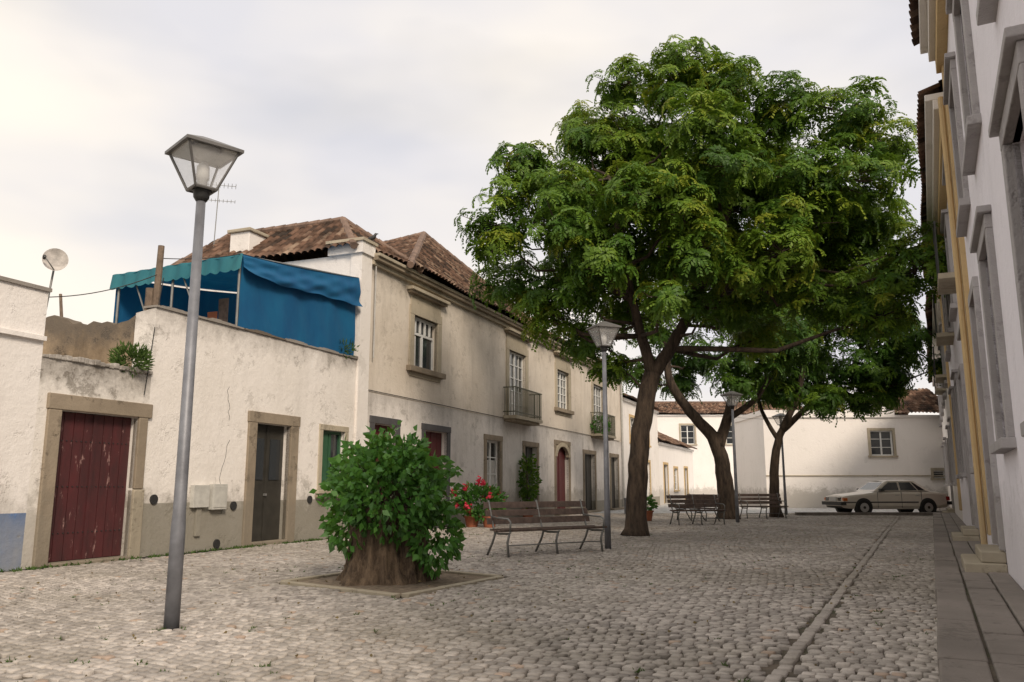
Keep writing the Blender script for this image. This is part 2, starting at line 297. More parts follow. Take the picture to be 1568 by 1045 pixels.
# ------------------------------------------------------------------ ground
mb=MB(); mb.face([(-400,-100,-.03),(400,-100,-.03),(400,700,-.03),(-400,700,-.03)],'dirt'); mb.build('ground')
mb=MB(); mb.face([(-8,39.8,-.004),(60,39.8,-.004),(60,110,-.004),(-8,110,-.004)],'farcob'); mb.build('road')
PIT=[(-3.0,11.3),(-1.3,9.95),(-.2,11.9),(-1.9,13.3)]
def inpoly(X,Y,poly,grow=0):
    inside=np.ones(X.shape,bool); n=len(poly)
    for i in range(n):
        x0,y0=poly[i];x1,y1=poly[(i+1)%n]; l=math.hypot(x1-x0,y1-y0)
        cr=((x1-x0)*(Y-y0)-(y1-y0)*(X-x0))/l
        inside&=cr>-grow
    return inside
def cobbles():
    L,Wd=.106,.093; phi=R(-30)
    I,J=np.meshgrid(np.arange(-510,510),np.arange(-100,590))
    I=I.ravel().astype(float);J=J.ravel().astype(float); n=len(I)
    def warp(x,y):
        y=y+.35*np.sin(x*.45+.6)+.10*np.sin(x*1.1+y*.3)+.010*np.sin(x*3.1+y*1.7); x=x+.15*np.sin(y*.6)+.010*np.sin(y*2.7+x)
        return x*math.cos(phi)-y*math.sin(phi),x*math.sin(phi)+y*math.cos(phi)
    cx=(I+.5*(J%2)+.25*np.sin(J*1.7))*L+RNG.normal(0,.006,n); cy=J*Wd+RNG.normal(0,.0035,n)
    X,Y=warp(cx,cy)
    keep=(Y>2.5)&(Y<40)&(X<.505*Y+.14)&(X>-.75*Y-2.5)&(X>.4*Y-12.62)
    d=np.abs(X-(.492*Y-1.09))*.897; keep&=d>.095
    keep&=~inpoly(X,Y,PIT,.14); keep&=RNG.random(n)>.012
    keep&=((X+3.07)**2+(Y-7.69)**2>.012)
    cx=cx[keep];cy=cy[keep];n=len(cx)
    hx=L*.5*(.79+.13*RNG.random(n)); hy=Wd*.5*(.76+.14*RNG.random(n))
    ys=np.arange(4,39,.165)
    sg=np.array([(-1,-.74),(-.76,-1),(.76,-1),(1,-.74),(1,.74),(.76,1),(-.76,1),(-1,.74)])
    base=np.zeros((n,8,2)); base[...,0]=cx[:,None]+sg[:,0]*hx[:,None]; base[...,1]=cy[:,None]+sg[:,1]*hy[:,None]
    jc=RNG.normal(0,.0048,(n,4,2)); jj=np.stack([jc[:,0],jc[:,0],jc[:,1],jc[:,1],jc[:,2],jc[:,2],jc[:,3],jc[:,3]],1); base+=jj+RNG.normal(0,.0012,base.shape)
    bx,by=warp(base[...,0],base[...,1]); B=np.stack([bx,by],-1)
    gd=np.array([.4414,.8973]); gp=np.array([-gd[1],gd[0]])
    gc=np.stack([.492*ys-1.09,ys],-1)
    G=np.zeros((len(ys),8,2))
    for k in range(8): G[:,k]=gc+sg[k,0]*gd*.077+sg[k,1]*gp*.050
    G+=RNG.normal(0,.002,G.shape)+RNG.normal(0,.005,(len(ys),1,2))
    rn=RNG.random(n)*.66+.12*np.sin(B[:,0,0]*.9+1)*np.sin(B[:,0,1]*.7)+.16; rn=np.clip(rn,0,.9); rn[RNG.random(n)<.02]=1
    B=np.concatenate([B,G]); rn=np.concatenate([rn,RNG.random(len(ys))*.3+.3]); n=len(B)
    cen=B.mean(1,keepdims=True); top=cen+(B-cen)*.86; mid=cen+(B-cen)*.98
    und=.012*np.sin(cen[...,0]*1.3)*np.sin(cen[...,1]*.9)
    tx=RNG.normal(0,.028,(n,1));ty=RNG.normal(0,.028,(n,1))
    hz=und+RNG.normal(0,.0028,(n,1))+(B[...,0]-cen[...,0])*tx+(B[...,1]-cen[...,1])*ty
    V=np.zeros((n,24,3)); V[:,0:8,:2]=B; V[:,0:8,2]=-.045; V[:,8:16,:2]=mid; V[:,8:16,2]=hz-.007; V[:,16:24,:2]=top; V[:,16:24,2]=hz
    f=[(16,17,18,19),(16,19,20,23),(20,21,22,23)]
    for k in range(8):
        k2=(k+1)%8; f+=[(k,k2,8+k2,8+k),(8+k,8+k2,16+k2,16+k)]
    Fq=(np.array(f)[None]+24*np.arange(n)[:,None,None]).reshape(-1,4)
    npmesh('cobblestone_pavement',V.reshape(-1,3),Fq,np.repeat(rn,24),'stones')
cobbles()
mb=MB(); mb.face([(x,y,-.012) for x,y in PIT],'soil'); 
for i in range(4):
    a=Vector((*PIT[i],0));b2=Vector((*PIT[(i+1)%4],0)); e=(b2-a).normalized(); nn=Vector((e.y,-e.x,0)); nseg=3
    for k in range(nseg):
        p=a.lerp(b2,k/nseg)+e*.006;q=a.lerp(b2,(k+1)/nseg)-e*.006
        mb.hexa([p+Vector((0,0,-.03)),p+Vector((0,0,.022)),p+nn*.11+Vector((0,0,-.03)),p+nn*.11+Vector((0,0,.022)),q+Vector((0,0,-.03)),q+Vector((0,0,.02)),q+nn*.11+Vector((0,0,-.03)),q+nn*.11+Vector((0,0,.02))],'stone_l')
mb.build('tree_pit',bevel=.008)
mb=MB(); y=2.0
while y<52:
    l=random.uniform(.7,1.3); 
    mb.box(FR,y,y+l-.015,.56+random.uniform(-.01,.01),.86+random.uniform(-.012,.012),-.03,.13+random.uniform(-.01,.01),'kerb')
    mb.box(FR,y+.3,y+.3+l*.6-.015,.25,.54,-.03,.13+random.uniform(-.012,.006),'kerb'); mb.box(FR,y+.3+l*.6,y+.3+l-.015,.25,.54,-.03,.13+random.uniform(-.012,.006),'kerb')
    mb.box(FR,y+.1,y+.1+l-.012,.0,.235,-.03,.14+random.uniform(-.006,.006),'kerb'); y+=l
mb.build('sidewalk',bevel=.015)
mb=MB(); mb.face([FR(2,.01,.10),FR(52,.01,.10),FR(52,.84,.10),FR(2,.84,.10)],'dirt'); mb.build('sidewalk_bedding')
mb=MB()
for i in range(9): mb.box(W,12.6+i*.82,12.6+i*.82+.8,37.05,37.3,-.02,.13,'kerb')
mb.build('kerb',bevel=.015)
# ------------------------------------------------------------------ LEFT HOUSES
E=empty('white_low_house',FL(11,0,0)); mb=MB()
wall(mb,FL,8,12.95,.85,3.55,[],'white2'); wall(mb,FL,8,12.95,0,.85,[],'bluedado'); mb.box(FL,8.02,12.93,-6,-.3,0,4.3,'white2')
wall(mb,FL,8,12.95,3.62,4.36,[],'white2'); mb.box(FL,8,12.95,-.02,.07,3.55,3.62,'white2'); mb.box(FL,8,12.98,-.3,.04,4.36,4.42,'garage_pl'); mb.build('walls',E)
E=empty('garage_annex',FL(14,0,0)); mb=MB()
gop=[(13.35,14.83,0,2.48)]
wall(mb,FL,12.95,15.05,0,3.3,gop,'garage_pl'); mb.box(FL,12.97,15.03,-5,-.3,2.9,3.27,'garage_pl')
for i in range(21):
    a=12.95+i*.1; mb.box(FL,a,a+.1,-.45,.02+random.uniform(0,.04),3.3-random.uniform(.0,.02),3.34+random.uniform(0,.06),'garage_pl')
mb.build('walls',E,bevel=.012); mb=MB()
mb.box(FL,13.12,13.35,-.1,.05,0,2.48,'stone'); mb.box(FL,14.83,15.06,-.1,.05,0,1.2,'stone_l'); mb.box(FL,14.83,15.02,-.1,.052,1.21,2.48,'stone'); mb.box(FL,13.1,15.1,-.1,.055,2.483,2.74,'stone')
mb.box(FL,13.35,14.83,-.3,.1,-.02,.05,'stone'); mb.build('stone_surround',E,bevel=.015)
mb=MB(); plankdoor(mb,FL,13.35,14.83,.05,2.48,'gdoor',-.16,8)
for z in (.5,1.25,2.0):
    for i in range(16): 
        p=FL(13.43+i*.088,-.14,z); mb.tube([p,p+Vector((.928,-.371,0))*.015],.012,'iron',6)
mb.build('door',E)
E=empty('terrace_house',FL(18,0,0)); mb=MB()
dop=(17.85,18.95,0,2.62); wop=(20.15,21.05,1.18,2.62)
wall(mb,FL,15.05,21.5,.95,4.57,[dop,wop],'white'); wall(mb,FL,15.05,21.5,0,.95,[dop],'greydado')
mb.face([FL(15.05,0,3.0),FL(15.05,-.5,3.0),FL(15.05,-.5,4.5),FL(15.05,0,4.57)],'white')
n=40
def hh(i): return 4.46-.12*math.sin(i*.36)-.05*math.sin(i*.92)-.03*math.sin(i*2.9)
for i in range(n):
    o0=-.5-i*.18; o1=o0-.18; h0=hh(i);h1=hh(i+1)
    mb.hexa([FL(15.05,o0,3),FL(15.05,o0,h0),FL(15.05,o1,3),FL(15.05,o1,h1),FL(15.35,o0,3),FL(15.35,o0,h0),FL(15.35,o1,3),FL(15.35,o1,h1)],'brownwall')
mb.box(FL,15.36,21.4,-7,-.26,3.4,3.6,'greydado'); mb.face([FL(15.36,-.25,3.5),FL(21.5,-.25,3.5),FL(21.5,-.25,4.56),FL(15.36,-.25,4.56)],'white')
for i in range(52):
    a=15.03+i*.1245; mb.box(FL,a,a+.1245,-.3,.04+random.uniform(-.008,.008),4.572,4.62+.02*math.sin(i*.65)+random.uniform(-.008,.012),'brownwall' if 17<i<29 else 'garage_pl')
mb.build('walls',E); mb=MB()
mb.box(FL,17.6,17.85,-.1,.05,0,2.62,'stone'); mb.box(FL,18.95,19.22,-.1,.05,0,2.62,'stone'); mb.box(FL,17.58,19.25,-.1,.055,2.623,2.86,'stone'); mb.box(FL,17.85,18.95,-.3,.08,-.02,.08,'stone')
surround(mb,FL,*wop,.14,'stone_l',.03); mb.box(FL,19.95,21.25,-.1,.16,.98,1.06,'stone'); mb.build('stone_surrounds',E,bevel=.012)
mb=MB(); plankdoor(mb,FL,17.85,18.95,.08,2.62,'dkdoor',-.18,2)
mb.box(FL,17.98,18.3,-.155,-.14,1.4,2.3,'glass'); mb.box(FL,18.5,18.82,-.155,-.14,1.4,2.3,'glass'); mb.box(FL,18.35,18.4,-.15,-.09,1.05,1.1,'chrome')
mb.build('door',E); mb=MB(); sash(mb,FL,*wop,2,1,'green',-.14); mb.box(FL,20.15,20.5,-.13,-.1,1.2,2.6,'green'); mb.build('window',E)
mb=MB(); mb.box(FL,16.15,16.55,0.002,.1,.85,1.28,'meter'); mb.box(FL,16.62,17.0,0.002,.12,.8,1.3,'meter'); mb.box(FL,16.64,16.98,.12,.13,.84,1.26,'meter'); mb.box(FL,16.3,16.42,.002,.05,.3,.84,'greydado'); mb.build('meter_boxes',E,bevel=.01)
mb=MB()
for a,z in ((15.3,1.02),(17.3,.86),(16.9,.12),(19.75,.95)):
    c=FL(a,0,z); mb.tube([c,c+Vector((.928,-.371,0))*.03],.09,'iron',14)
mb.build('wall_vents',E)
mb=MB()
def crack(a,z,l):
    p=[];aa=a;zz=z
    for i in range(9): p.append(FL(aa,.003,zz)); aa+=random.uniform(-.07,.06); zz-=l/8
    mb.tube(p,[.004]*9,'wire',4)
crack(17.0,3.3,.7); crack(17.1,2.2,.9); crack(16.9,1.2,.5)
mb.build('wall_cracks',E)
E=empty('canvas_shelter',FL(18,-2,3.6))
def cloth(name,f,nu,nv,mat):
    V=np.array([f(i/(nu-1),j/(nv-1)) for j in range(nv) for i in range(nu)]); idx=np.arange(nu*nv).reshape(nv,nu)
    Fq=np.stack([idx[:-1,:-1],idx[:-1,1:],idx[1:,1:],idx[1:,:-1]],-1).reshape(-1,4)
    return npmesh(name,V,Fq,np.zeros(len(V)),mat,E,True)
DP=3.6
def topz(u): return 6.15+.58*u-.06*math.sin(u*math.pi)
cloth('front_panel',lambda u,v:FL(17.15+4.2*u,-.02+.015*math.sin(u*19+v*2)+.012*math.sin(u*37+v*9),4.62+(topz(u)-4.62)*v),90,20,'blue')
def flap(u,v):
    d=1-v; fold=.035*math.sin(u*5+d*7+1)+.02*math.sin(u*13-d*11)+.012*math.sin(u*31+d*14)
    return FL(17.1+4.28*u,.05+fold*d**.5+.10*d,topz(u)+.03-(.36+.42*u+.04*math.sin(u*7)+.012*math.sin(u*29))*d)
cloth('front_flap',flap,140,18,'blue')
cloth('roof_canvas',lambda u,v:FL(17.1+4.28*u,.05-(DP+.1)*v,topz(u)+.05-.10*v-.06*math.sin(v*math.pi*4)**2),30,40,'blue')
cloth('added_shade_panel',lambda u,v:FL(17.15+4.2*u,-DP,3.6+(topz(u)-.1-3.6)*v),20,8,'blue')  # back canvas added to block light and darken the shelter interior
def scal(u,v):
    o=.06-(DP+.15)*u; return FL(17.1-.05*(1-v)-.02*math.sin(u*60),o,topz(0)+.06-.12*u-(.34+.05*abs(math.sin(u*math.pi*14)))*(1-v))
cloth('valance',scal,240,6,'teal')
mb=MB()
for o in (-.05,-1.9,-DP+.1): mb.tube([FL(17.15,o,3.6),FL(17.15,o,6.1)],.03,'bench_metal',8)
mb.tube([FL(17.1,0,6.17),FL(21.4,0,6.76)],.025,'bench_metal',8)
for o in (-1.2,-2.6): mb.tube([FL(17.15,o,5.0),FL(17.15,o-.5,6.05)],.02,'bench_metal',6)
mb.build('frame',E)
mb=MB()
for (a,o,wd,z0,z1,mt) in ((17.9,-1.0,.3,4.6,5.5,'wood'),(18.2,-1.6,.3,4.7,5.3,'terra'),(19,-2.2,.3,4.4,5.1,'meter'),(18.2,-2.7,.3,4.6,5.3,'redpaint')):
    mb.face([FL(a,o,z0),FL(a+.05,o-wd,z0+.05),FL(a,o-wd,z1),FL(a,o,z1)],mt)
mb.build('hanging_laundry',E)
# ------------- main house
E=empty('townhouse',FL(30,0,0)); A0,A1=21.5,47.8
up=[(24.3,25.75,4.8,6.38),(31.4,33.1,3.95,6.5),(36.8,38.4,4.75,6.5),(42.2,44.0,3.95,6.5)]
lo=[(22.35,23.45,.15,2.95),(25.1,26.5,.1,2.95),(29.45,30.6,1.1,2.9),(33.0,34.3,.1,2.85),(36.6,38.3,.1,3.1),(40.6,42.3,.1,2.85),(45.2,46.6,.1,2.85)]
mb=MB(); wall(mb,FL,A0,A1,3.76,7.5,up,'cream'); wall(mb,FL,A0,A1,.55,3.76,lo,'white_low'); wall(mb,FL,A0,A1,0,.55,lo,'greydado')
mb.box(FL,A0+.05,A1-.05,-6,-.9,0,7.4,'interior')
mb.face([FL(21.5,0,0),FL(21.5,-7.0,0),FL(21.5,-7.0,7.5),FL(21.5,0,7.5)],'white2'); mb.face([FL(A1,0,0),FL(A1,-7,0),FL(A1,-7,7.5),FL(A1,0,7.5)],'white2')
mb.box(FL,21.47,21.95,-.3,.06,0,7.5,'white2'); mb.box(FL,21.4,22.0,-1.0,.12,7.5,7.82,'white2'); mb.box(FL,21.35,22.05,-1.05,.17,7.82,7.9,'stone_l')
mb.build('walls',E)
mb=MB(); mb.box(FL,21.95,A1,-.1,.12,7.3,7.42,'stone_l'); mb.box(FL,21.95,A1,-.1,.24,7.42,7.53,'stone'); mb.box(FL,21.95,A1,-.1,.3,7.53,7.62,'stone_l')
mb.build('cornice',E,bevel=.015)
mb=MB()
for k,(a0,a1,z0,z1) in enumerate(up):
    mb.box(FL,a0-.25,a0,-.1,.05,z0,z1,'stone_l'); mb.box(FL,a1,a1+.25,-.1,.05,z0,z1,'stone_l'); mb.box(FL,a0-.25,a1+.25,-.1,.053,z1,z1+.28,'stone_l')
    mb.box(FL,a0-.2,a1+.2,-.1,.03,z1+.28,z1+.62,'stone_l'); mb.box(FL,a0-.38,a1+.38,-.1,.17,z1+.62,z1+.69,'stone'); mb.box(FL,a0-.44,a1+.44,-.1,.24,z1+.69,z1+.79,'stone_l')
    if z0>4.2: mb.box(FL,a0-.36,a1+.36,-.1,.16,z0-.17,z0-.003,'stone'); mb.box(FL,a0-.2,a1+.2,-.05,.04,z0-.3,z0-.17,'stone_l')
for k,(a0,a1,z0,z1) in enumerate(lo):
    mt='dstone' if k<2 else 'stone'
    mb.box(FL,a0-.2,a0,-.1,.04,z0,z1,mt); mb.box(FL,a1,a1+.2,-.1,.04,z0,z1,mt); mb.box(FL,a0-.22,a1+.22,-.1,.044,z1+.001,z1+.2,mt)
    if k==2: mb.box(FL,a0-.25,a1+.25,-.1,.1,z0-.16,z0-.003,mt)
    elif k: mb.box(FL,a0-.25,a1+.25,-.3,.25,-.02,.1,mt)
a0,a1,z0,z1=lo[4]; cx=(a0+a1)/2; rr=(a1-a0)/2
for i in range(14):
    t0=math.pi*i/14;t1=math.pi*(i+1)/14
    def ap(t,r,o): return FL(cx+r*math.cos(t),o,z1-rr*.62+r*.62*math.sin(t)*1.0)
    mb.hexa([ap(t0,rr*.88,-.1),ap(t0,rr*.88,.062),ap(t0,rr*1.22,-.1),ap(t0,rr*1.22,.062),ap(t1,rr*.88,-.1),ap(t1,rr*.88,.062),ap(t1,rr*1.22,-.1),ap(t1,rr*1.22,.062)],'stone_l')
    mb.face([ap(t0,rr*1.1,-.05),ap(t1,rr*1.1,-.05),FL(cx+rr*math.cos(t1),-.05,z1),FL(cx+rr*math.cos(t0),-.05,z1)],'stone_l')
mb.build('stone_surrounds',E,bevel=.012)
mb=MB()
sash(mb,FL,24.3,25.75,4.8,5.9,2,1); 
for i in range(5): mb.box(FL,24.3+.29*i,24.3+.29*i+.05,-.16,-.1,5.9,6.38,'winwhite')
mb.box(FL,24.3,25.75,-.16,-.1,6.3,6.38,'winwhite'); mb.face([FL(24.3,-.17,5.9),FL(25.75,-.17,5.9),FL(25.75,-.17,6.38),FL(24.3,-.17,6.38)],'glass')
mb.box(FL,24.38,24.7,-.155,-.145,4.85,5.85,'curtain')
sash(mb,FL,*up[1],4,5); sash(mb,FL,*up[2],4,5); sash(mb,FL,*up[3],4,5); sash(mb,FL,*lo[2],2,3)
mb.box(FL,lo[2][0]+.1,lo[2][1]-.1,-.155,-.15,1.2,2.2,'curtain'); mb.box(FL,31.5,33.0,-.155,-.15,4.0,5.0,'curtain')
mb.build('windows',E)
mb=MB(); plankdoor(mb,FL,*lo[0],'redpaint',-.2,4); plankdoor(mb,FL,*lo[1],'redpaint',-.2,4); plankdoor(mb,FL,*lo[3],'dkdoor',-.2,4); plankdoor(mb,FL,*lo[4],'redpaint',-.2,4); plankdoor(mb,FL,*lo[5],'dkdoor',-.2,4); plankdoor(mb,FL,*lo[6],'dkdoor',-.2,4)
mb.box(FL,lo[0][0],lo[0][1],-.16,-.1,1.5,1.6,'dstone'); mb.build('doors',E)
mb=MB()
for (a0,a1) in ((30.9,33.6),(41.7,44.5)):
    mb.box(FL,a0,a1,-.05,.55,3.78,3.9,'stone_l'); mb.box(FL,a0+.1,a1-.1,-.05,.45,3.68,3.78,'stone')
    rz=4.95
    for (z,t) in ((rz,.025),(4.02,.015)):
        mb.box(FL,a0,a1,.48,.48+t*2,z,z+.035,'balc'); mb.box(FL,a0,a0+t*2,0,.48,z,z+.035,'balc'); mb.box(FL,a1-t*2,a1,0,.48,z,z+.035,'balc')
    a=a0
    while a<=a1: mb.box(FL,a,a+.022,.49,.512,3.9,rz,'balc'); a+=.115
    for o in np.arange(.06,.48,.12):
        mb.box(FL,a0,a0+.022,o,o+.022,3.9,rz,'balc'); mb.box(FL,a1-.022,a1,o,o+.022,3.9,rz,'balc')
mb.build('balconies',E)
mb=MB(); mb.tube([FL(47.4,.1,7.5),FL(47.4,.1,.1)],.06,'copperpipe',8); mb.tube([FL(22.1,.09,7.3),FL(22.1,.09,4.7)],.02,'copperpipe',6)
mb.tube([FL(22,.03,3.82),FL(30,.03,3.80),FL(47,.03,3.8)],.012,'wire',5)
mb.build('drainpipe',E)
e=7.62
P=lambda a,d,z:FL(a,-d,z)
r1a=P(22.7,1.5,8.95); r1b=P(22.7,5.6,8.95)
roof_slope('roof_side',P(21.3,6.4,e),P(21.3,.1,e),r1b,r1a,E); roof_slope('roof_hip',P(21.3,.1,e),P(24.1,-.35,e),r1a,r1a,E); roof_slope('roof_side_b',P(24.1,-.35,e),P(24.1,6.4,e),r1a,r1b,E); roof_slope('roof_hip_b',P(24.1,6.4,e),P(21.3,6.4,e),r1b,r1b,E)
ap=P(30,3,11.0)
roof_slope('roof_b_front',P(23.4,-.4,e),P(34.6,-.4,e),ap,ap,E); roof_slope('roof_b_near',P(23.4,6.4,e),P(23.4,-.4,e),ap,ap,E); roof_slope('roof_b_far',P(34.6,-.4,e),P(34.6,6.4,e),ap,ap,E); roof_slope('roof_b_back',P(34.6,6.4,e),P(23.4,6.4,e),ap,ap,E)
c1=P(36.5,3,9.6);c2=P(45.5,3,9.6)
roof_slope('roof_c_front',P(34.2,-.4,e),P(48.1,-.4,e),c1,c2,E); roof_slope('roof_c_far',P(48.1,-.4,e),P(48.1,6.4,e),c2,c2,E); roof_slope('roof_c_back',P(48.1,6.4,e),P(34.2,6.4,e),c2,c1,E)
mb=MB(); U=Vector((0,0,.06))
for a,b2 in ((r1a,r1b),(r1a,P(21.3,.1,e)),(r1a,P(24.1,-.35,e)),(r1b,P(21.3,6.4,e)),(ap,P(23.4,-.4,e)),(ap,P(34.6,-.4,e)),(ap,P(23.4,6.4,e)),(c1,c2),(c2,P(48.1,-.4,e))): ridge(mb,a+U,b2+U)
mb.build('ridge_tiles',E)
mb=MB(); mb.box(FL,21.6,22.3,-4.6,-3.9,7.6,8.62,'white2'); mb.box(FL,21.53,22.37,-4.67,-3.83,8.62,8.72,'stone_l'); mb.build('chimney',E,bevel=.02)
mb=MB(); q=FL(22.0,0,7.9); mb.tube([q,q+Vector((0,0,.12))],.015,'iron'); mb.tube([q+Vector((-.16,0,.12)),q+Vector((-.05,0,.16)),q+Vector((.05,0,.2)),q+Vector((.1,0,.3)),q+Vector((.17,0,.3))],[.02,.06,.06,.035,.008],'iron'); mb.build('roof_finial',E,True)
def house(name,F,a0,a1,h,ops,mat,depth=7,rise=1.8,dado=None,trim='stone_l',doors='dkdoor'):
    E=empty(name,F((a0+a1)/2,0,0)); mb=MB()
    wall(mb,F,a0,a1,0 if not dado else .6,h,ops,mat)
    if dado: wall(mb,F,a0,a1,0,.6,ops,dado)
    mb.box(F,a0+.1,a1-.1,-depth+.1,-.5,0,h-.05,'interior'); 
    for a in (a0,a1): mb.face([F(a,0,0),F(a,-depth,0),F(a,-depth,h),F(a,0,h)],mat)
    mb.face([F(a0,-depth,0),F(a1,-depth,0),F(a1,-depth,h),F(a0,-depth,h)],mat)
    mb.box(F,a0,a1,-.1,.12,h-.15,h,mat); mb.build('walls',E)
    mb=MB()
    for o in ops: surround(mb,F,*o,.16,trim,.04,sill=o[2]>.5)
    mb.build('surrounds',E); mb=MB()
    for o in ops:
        if o[2]>.5: sash(mb,F,*o,2,3)
        else: plankdoor(mb,F,*o,doors,-.18,4)
    mb.build('windows_doors',E)
    if rise:
        b,c=F(a0+.1,-depth/2,h+rise),F(a1-.1,-depth/2,h+rise)
        roof_slope('roof_front',F(a0-.2,.35,h),F(a1+.2,.35,h),b,c,E); roof_slope('roof_back',F(a1+.2,-depth-.3,h),F(a0-.2,-depth-.3,h),c,b,E)
        mb=MB(); ridge(mb,b+U,c+U); 
        for a in (a0,a1): mb.face([F(a,0,h),F(a,-depth,h),F(a,-depth/2,h+rise-.05)],mat)
        mb.build('ridge_and_gables',E)
    return E
house('white_house',FL,47.85,57,6.4,[(49.5,50.8,.1,2.8),(53,54.3,.1,2.8),(49.5,50.8,3.9,5.4),(53,54.3,3.9,5.4)],'white2',7,1.5,'greydado','ochre','winwhite')
house('white_cottage',FL,57.05,70,4.3,[(58.5,59.8,.1,2.8),(62,63.3,1,2.6),(66,67.3,.1,2.7)],'white_far',6,1.6,None,'ochre')
FD=lambda a,o,z: Vector((a,78-o,z))
house('distant_house',FD,13,28.4,8.0,[(20.3,21.6,5.2,7.0),(16,17.3,5.2,7.0),(24.5,25.8,5.2,7.0)],'white_far',8,1.5)
FB=lambda a,o,z: Vector((a,50-o,z))
E=house('white_back_house',FB,15.3,27,5.55,[(21.75,23.1,3.1,4.6),(25.4,26.8,1.75,2.2)],'white_far',7,0)
mb=MB(); mb.box(FB,15.2,23.3,-7,.1,5.552,5.85,'white_far'); mb.box(FB,15.3,27,-.02,.05,1.86,1.93,'stone_l'); mb.build('parapet_and_band',E)
roof_slope('roof_front',FB(23.32,.3,5.56),FB(27.2,.3,5.56),FB(23.32,-3.4,7.5),FB(27.2,-3.4,7.5),E); mb=MB(); mb.face([FB(23.31,0,5.55),FB(23.31,-7,5.55),FB(23.31,-3.4,7.4)],'white_far'); mb.build('gable',E)
roof_slope('roof_back',FB(27.2,-7.2,5.56),FB(23.32,-7.2,5.56),FB(27.2,-3.4,7.5),FB(23.32,-3.4,7.5),E)
def rhouse(name,a0,a1,h,mat,ops,trim,eave,shut='redpaint'):
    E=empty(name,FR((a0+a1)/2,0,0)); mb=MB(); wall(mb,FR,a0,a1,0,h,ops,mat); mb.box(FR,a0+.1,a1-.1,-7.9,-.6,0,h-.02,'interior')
    for a in (a0,a1): mb.face([FR(a,0,0),FR(a,-8,0),FR(a,-8,h),FR(a,0,h)],mat)
    mb.build('walls',E); mb=MB()
    for o in ops:
        surround(mb,FR,*o,.16,trim,.07,sill=o[2]>.6)
        if o[2]>.6: mb.box(FR,o[0]-.22,o[1]+.22,0,.14,o[3]+.165,o[3]+.24,trim)
    mb.build('surrounds',E,bevel=.01); mb=MB()
    for o in ops:
        if o[2]>.6: sash(mb,FR,*o,2,4,'redpaint')
        else: plankdoor(mb,FR,*o,shut,-.18,4)
    mb.build('windows_doors',E)
    mb=MB()
    if eave=='ochre':
        mb.box(FR,a0,a1,-.1,.16,h-.55,h-.3,'ochre'); mb.box(FR,a0,a1,-.1,.26,h-.3,h-.12,'white2'); mb.box(FR,a0,a1,-.1,.38,h-.12,h,'white2'); 
        mb.box(FR,a1-.3,a1-.002,-.05,.08,.5,h-.55,'ochre')
    else:
        mb.box(FR,a0,a1,-.1,.15,h-.3,h-.15,'white2'); mb.box(FR,a0,a1,-.1,.28,h-.15,h,'white2')
    mb.build('cornice',E,bevel=.012)
    roof_slope('roof_front',FR(a1,.45,h+.02),FR(a0,.45,h+.02),FR(a1,-4,h+2),FR(a0,-4,h+2),E)
    roof_slope('roof_back',FR(a0,-8.3,h+.02),FR(a1,-8.3,h+.02),FR(a0,-4,h+2),FR(a1,-4,h+2),E)
    return E
def rows(c,z1,z2,wd=1.1): return [(a-wd/2,a+wd/2,z1,z2) for a in c]
rhouse('white_corner_house',1.5,13.4,9.0,'lav',rows([3.2,5.7,9.2],1.75,4.0,1.15)+[(11.3,12.4,.42,4.0)]+rows([3.2,5.7,9.2,11.85],5.3,7.3),'stone_g','ochre')
rhouse('white_townhouse',13.4,27,8.1,'lav',rows([15,21,24.5],1.6,3.9)+[(17.6,18.8,.4,3.7)]+rows([15,18.2,21,24.5],5.2,7.1),'stone_g','ochre')
rhouse('white_row_house',27,52,7.7,'white2',rows([29,33,41,45,49],1.4,3.4)+[(36.5,37.8,.3,3.2)]+rows([29,33,37,41,45,49],4.9,6.7),'stone_g','white')
for (a0,a1,zt) in ((11.1,12.6,.4),(17.4,19.0,.38),(36.3,38,.3)):
    mb=MB(); mb.box(FR,a0,a1,.0,.5,.1,zt*.62,'stone_l'); mb.box(FR,a0+.05,a1-.05,.0,.3,zt*.62+.002,zt,'stone_l'); mb.build('door_step',bevel=.02)
mb=MB()
for a0,a1 in ((14.4,15.7),(20.3,21.7),(28.2,29.8),(32.2,33.8)):
    mb.box(FR,a0,a1,-.05,.4,5.0,5.1,'stone_l'); mb.box(FR,a0,a1,.36,.4,6.05,6.1,'iron')
    a=a0
    while a<a1: mb.box(FR,a,a+.02,.37,.39,5.1,6.05,'iron'); a+=.13
mb.build('iron_balcony')
mb=MB(); mb.tube([FR(13.2,.14,7.9),FR(13.2,.14,.3)],.05,'ochre',8); mb.build('drainpipe.001')
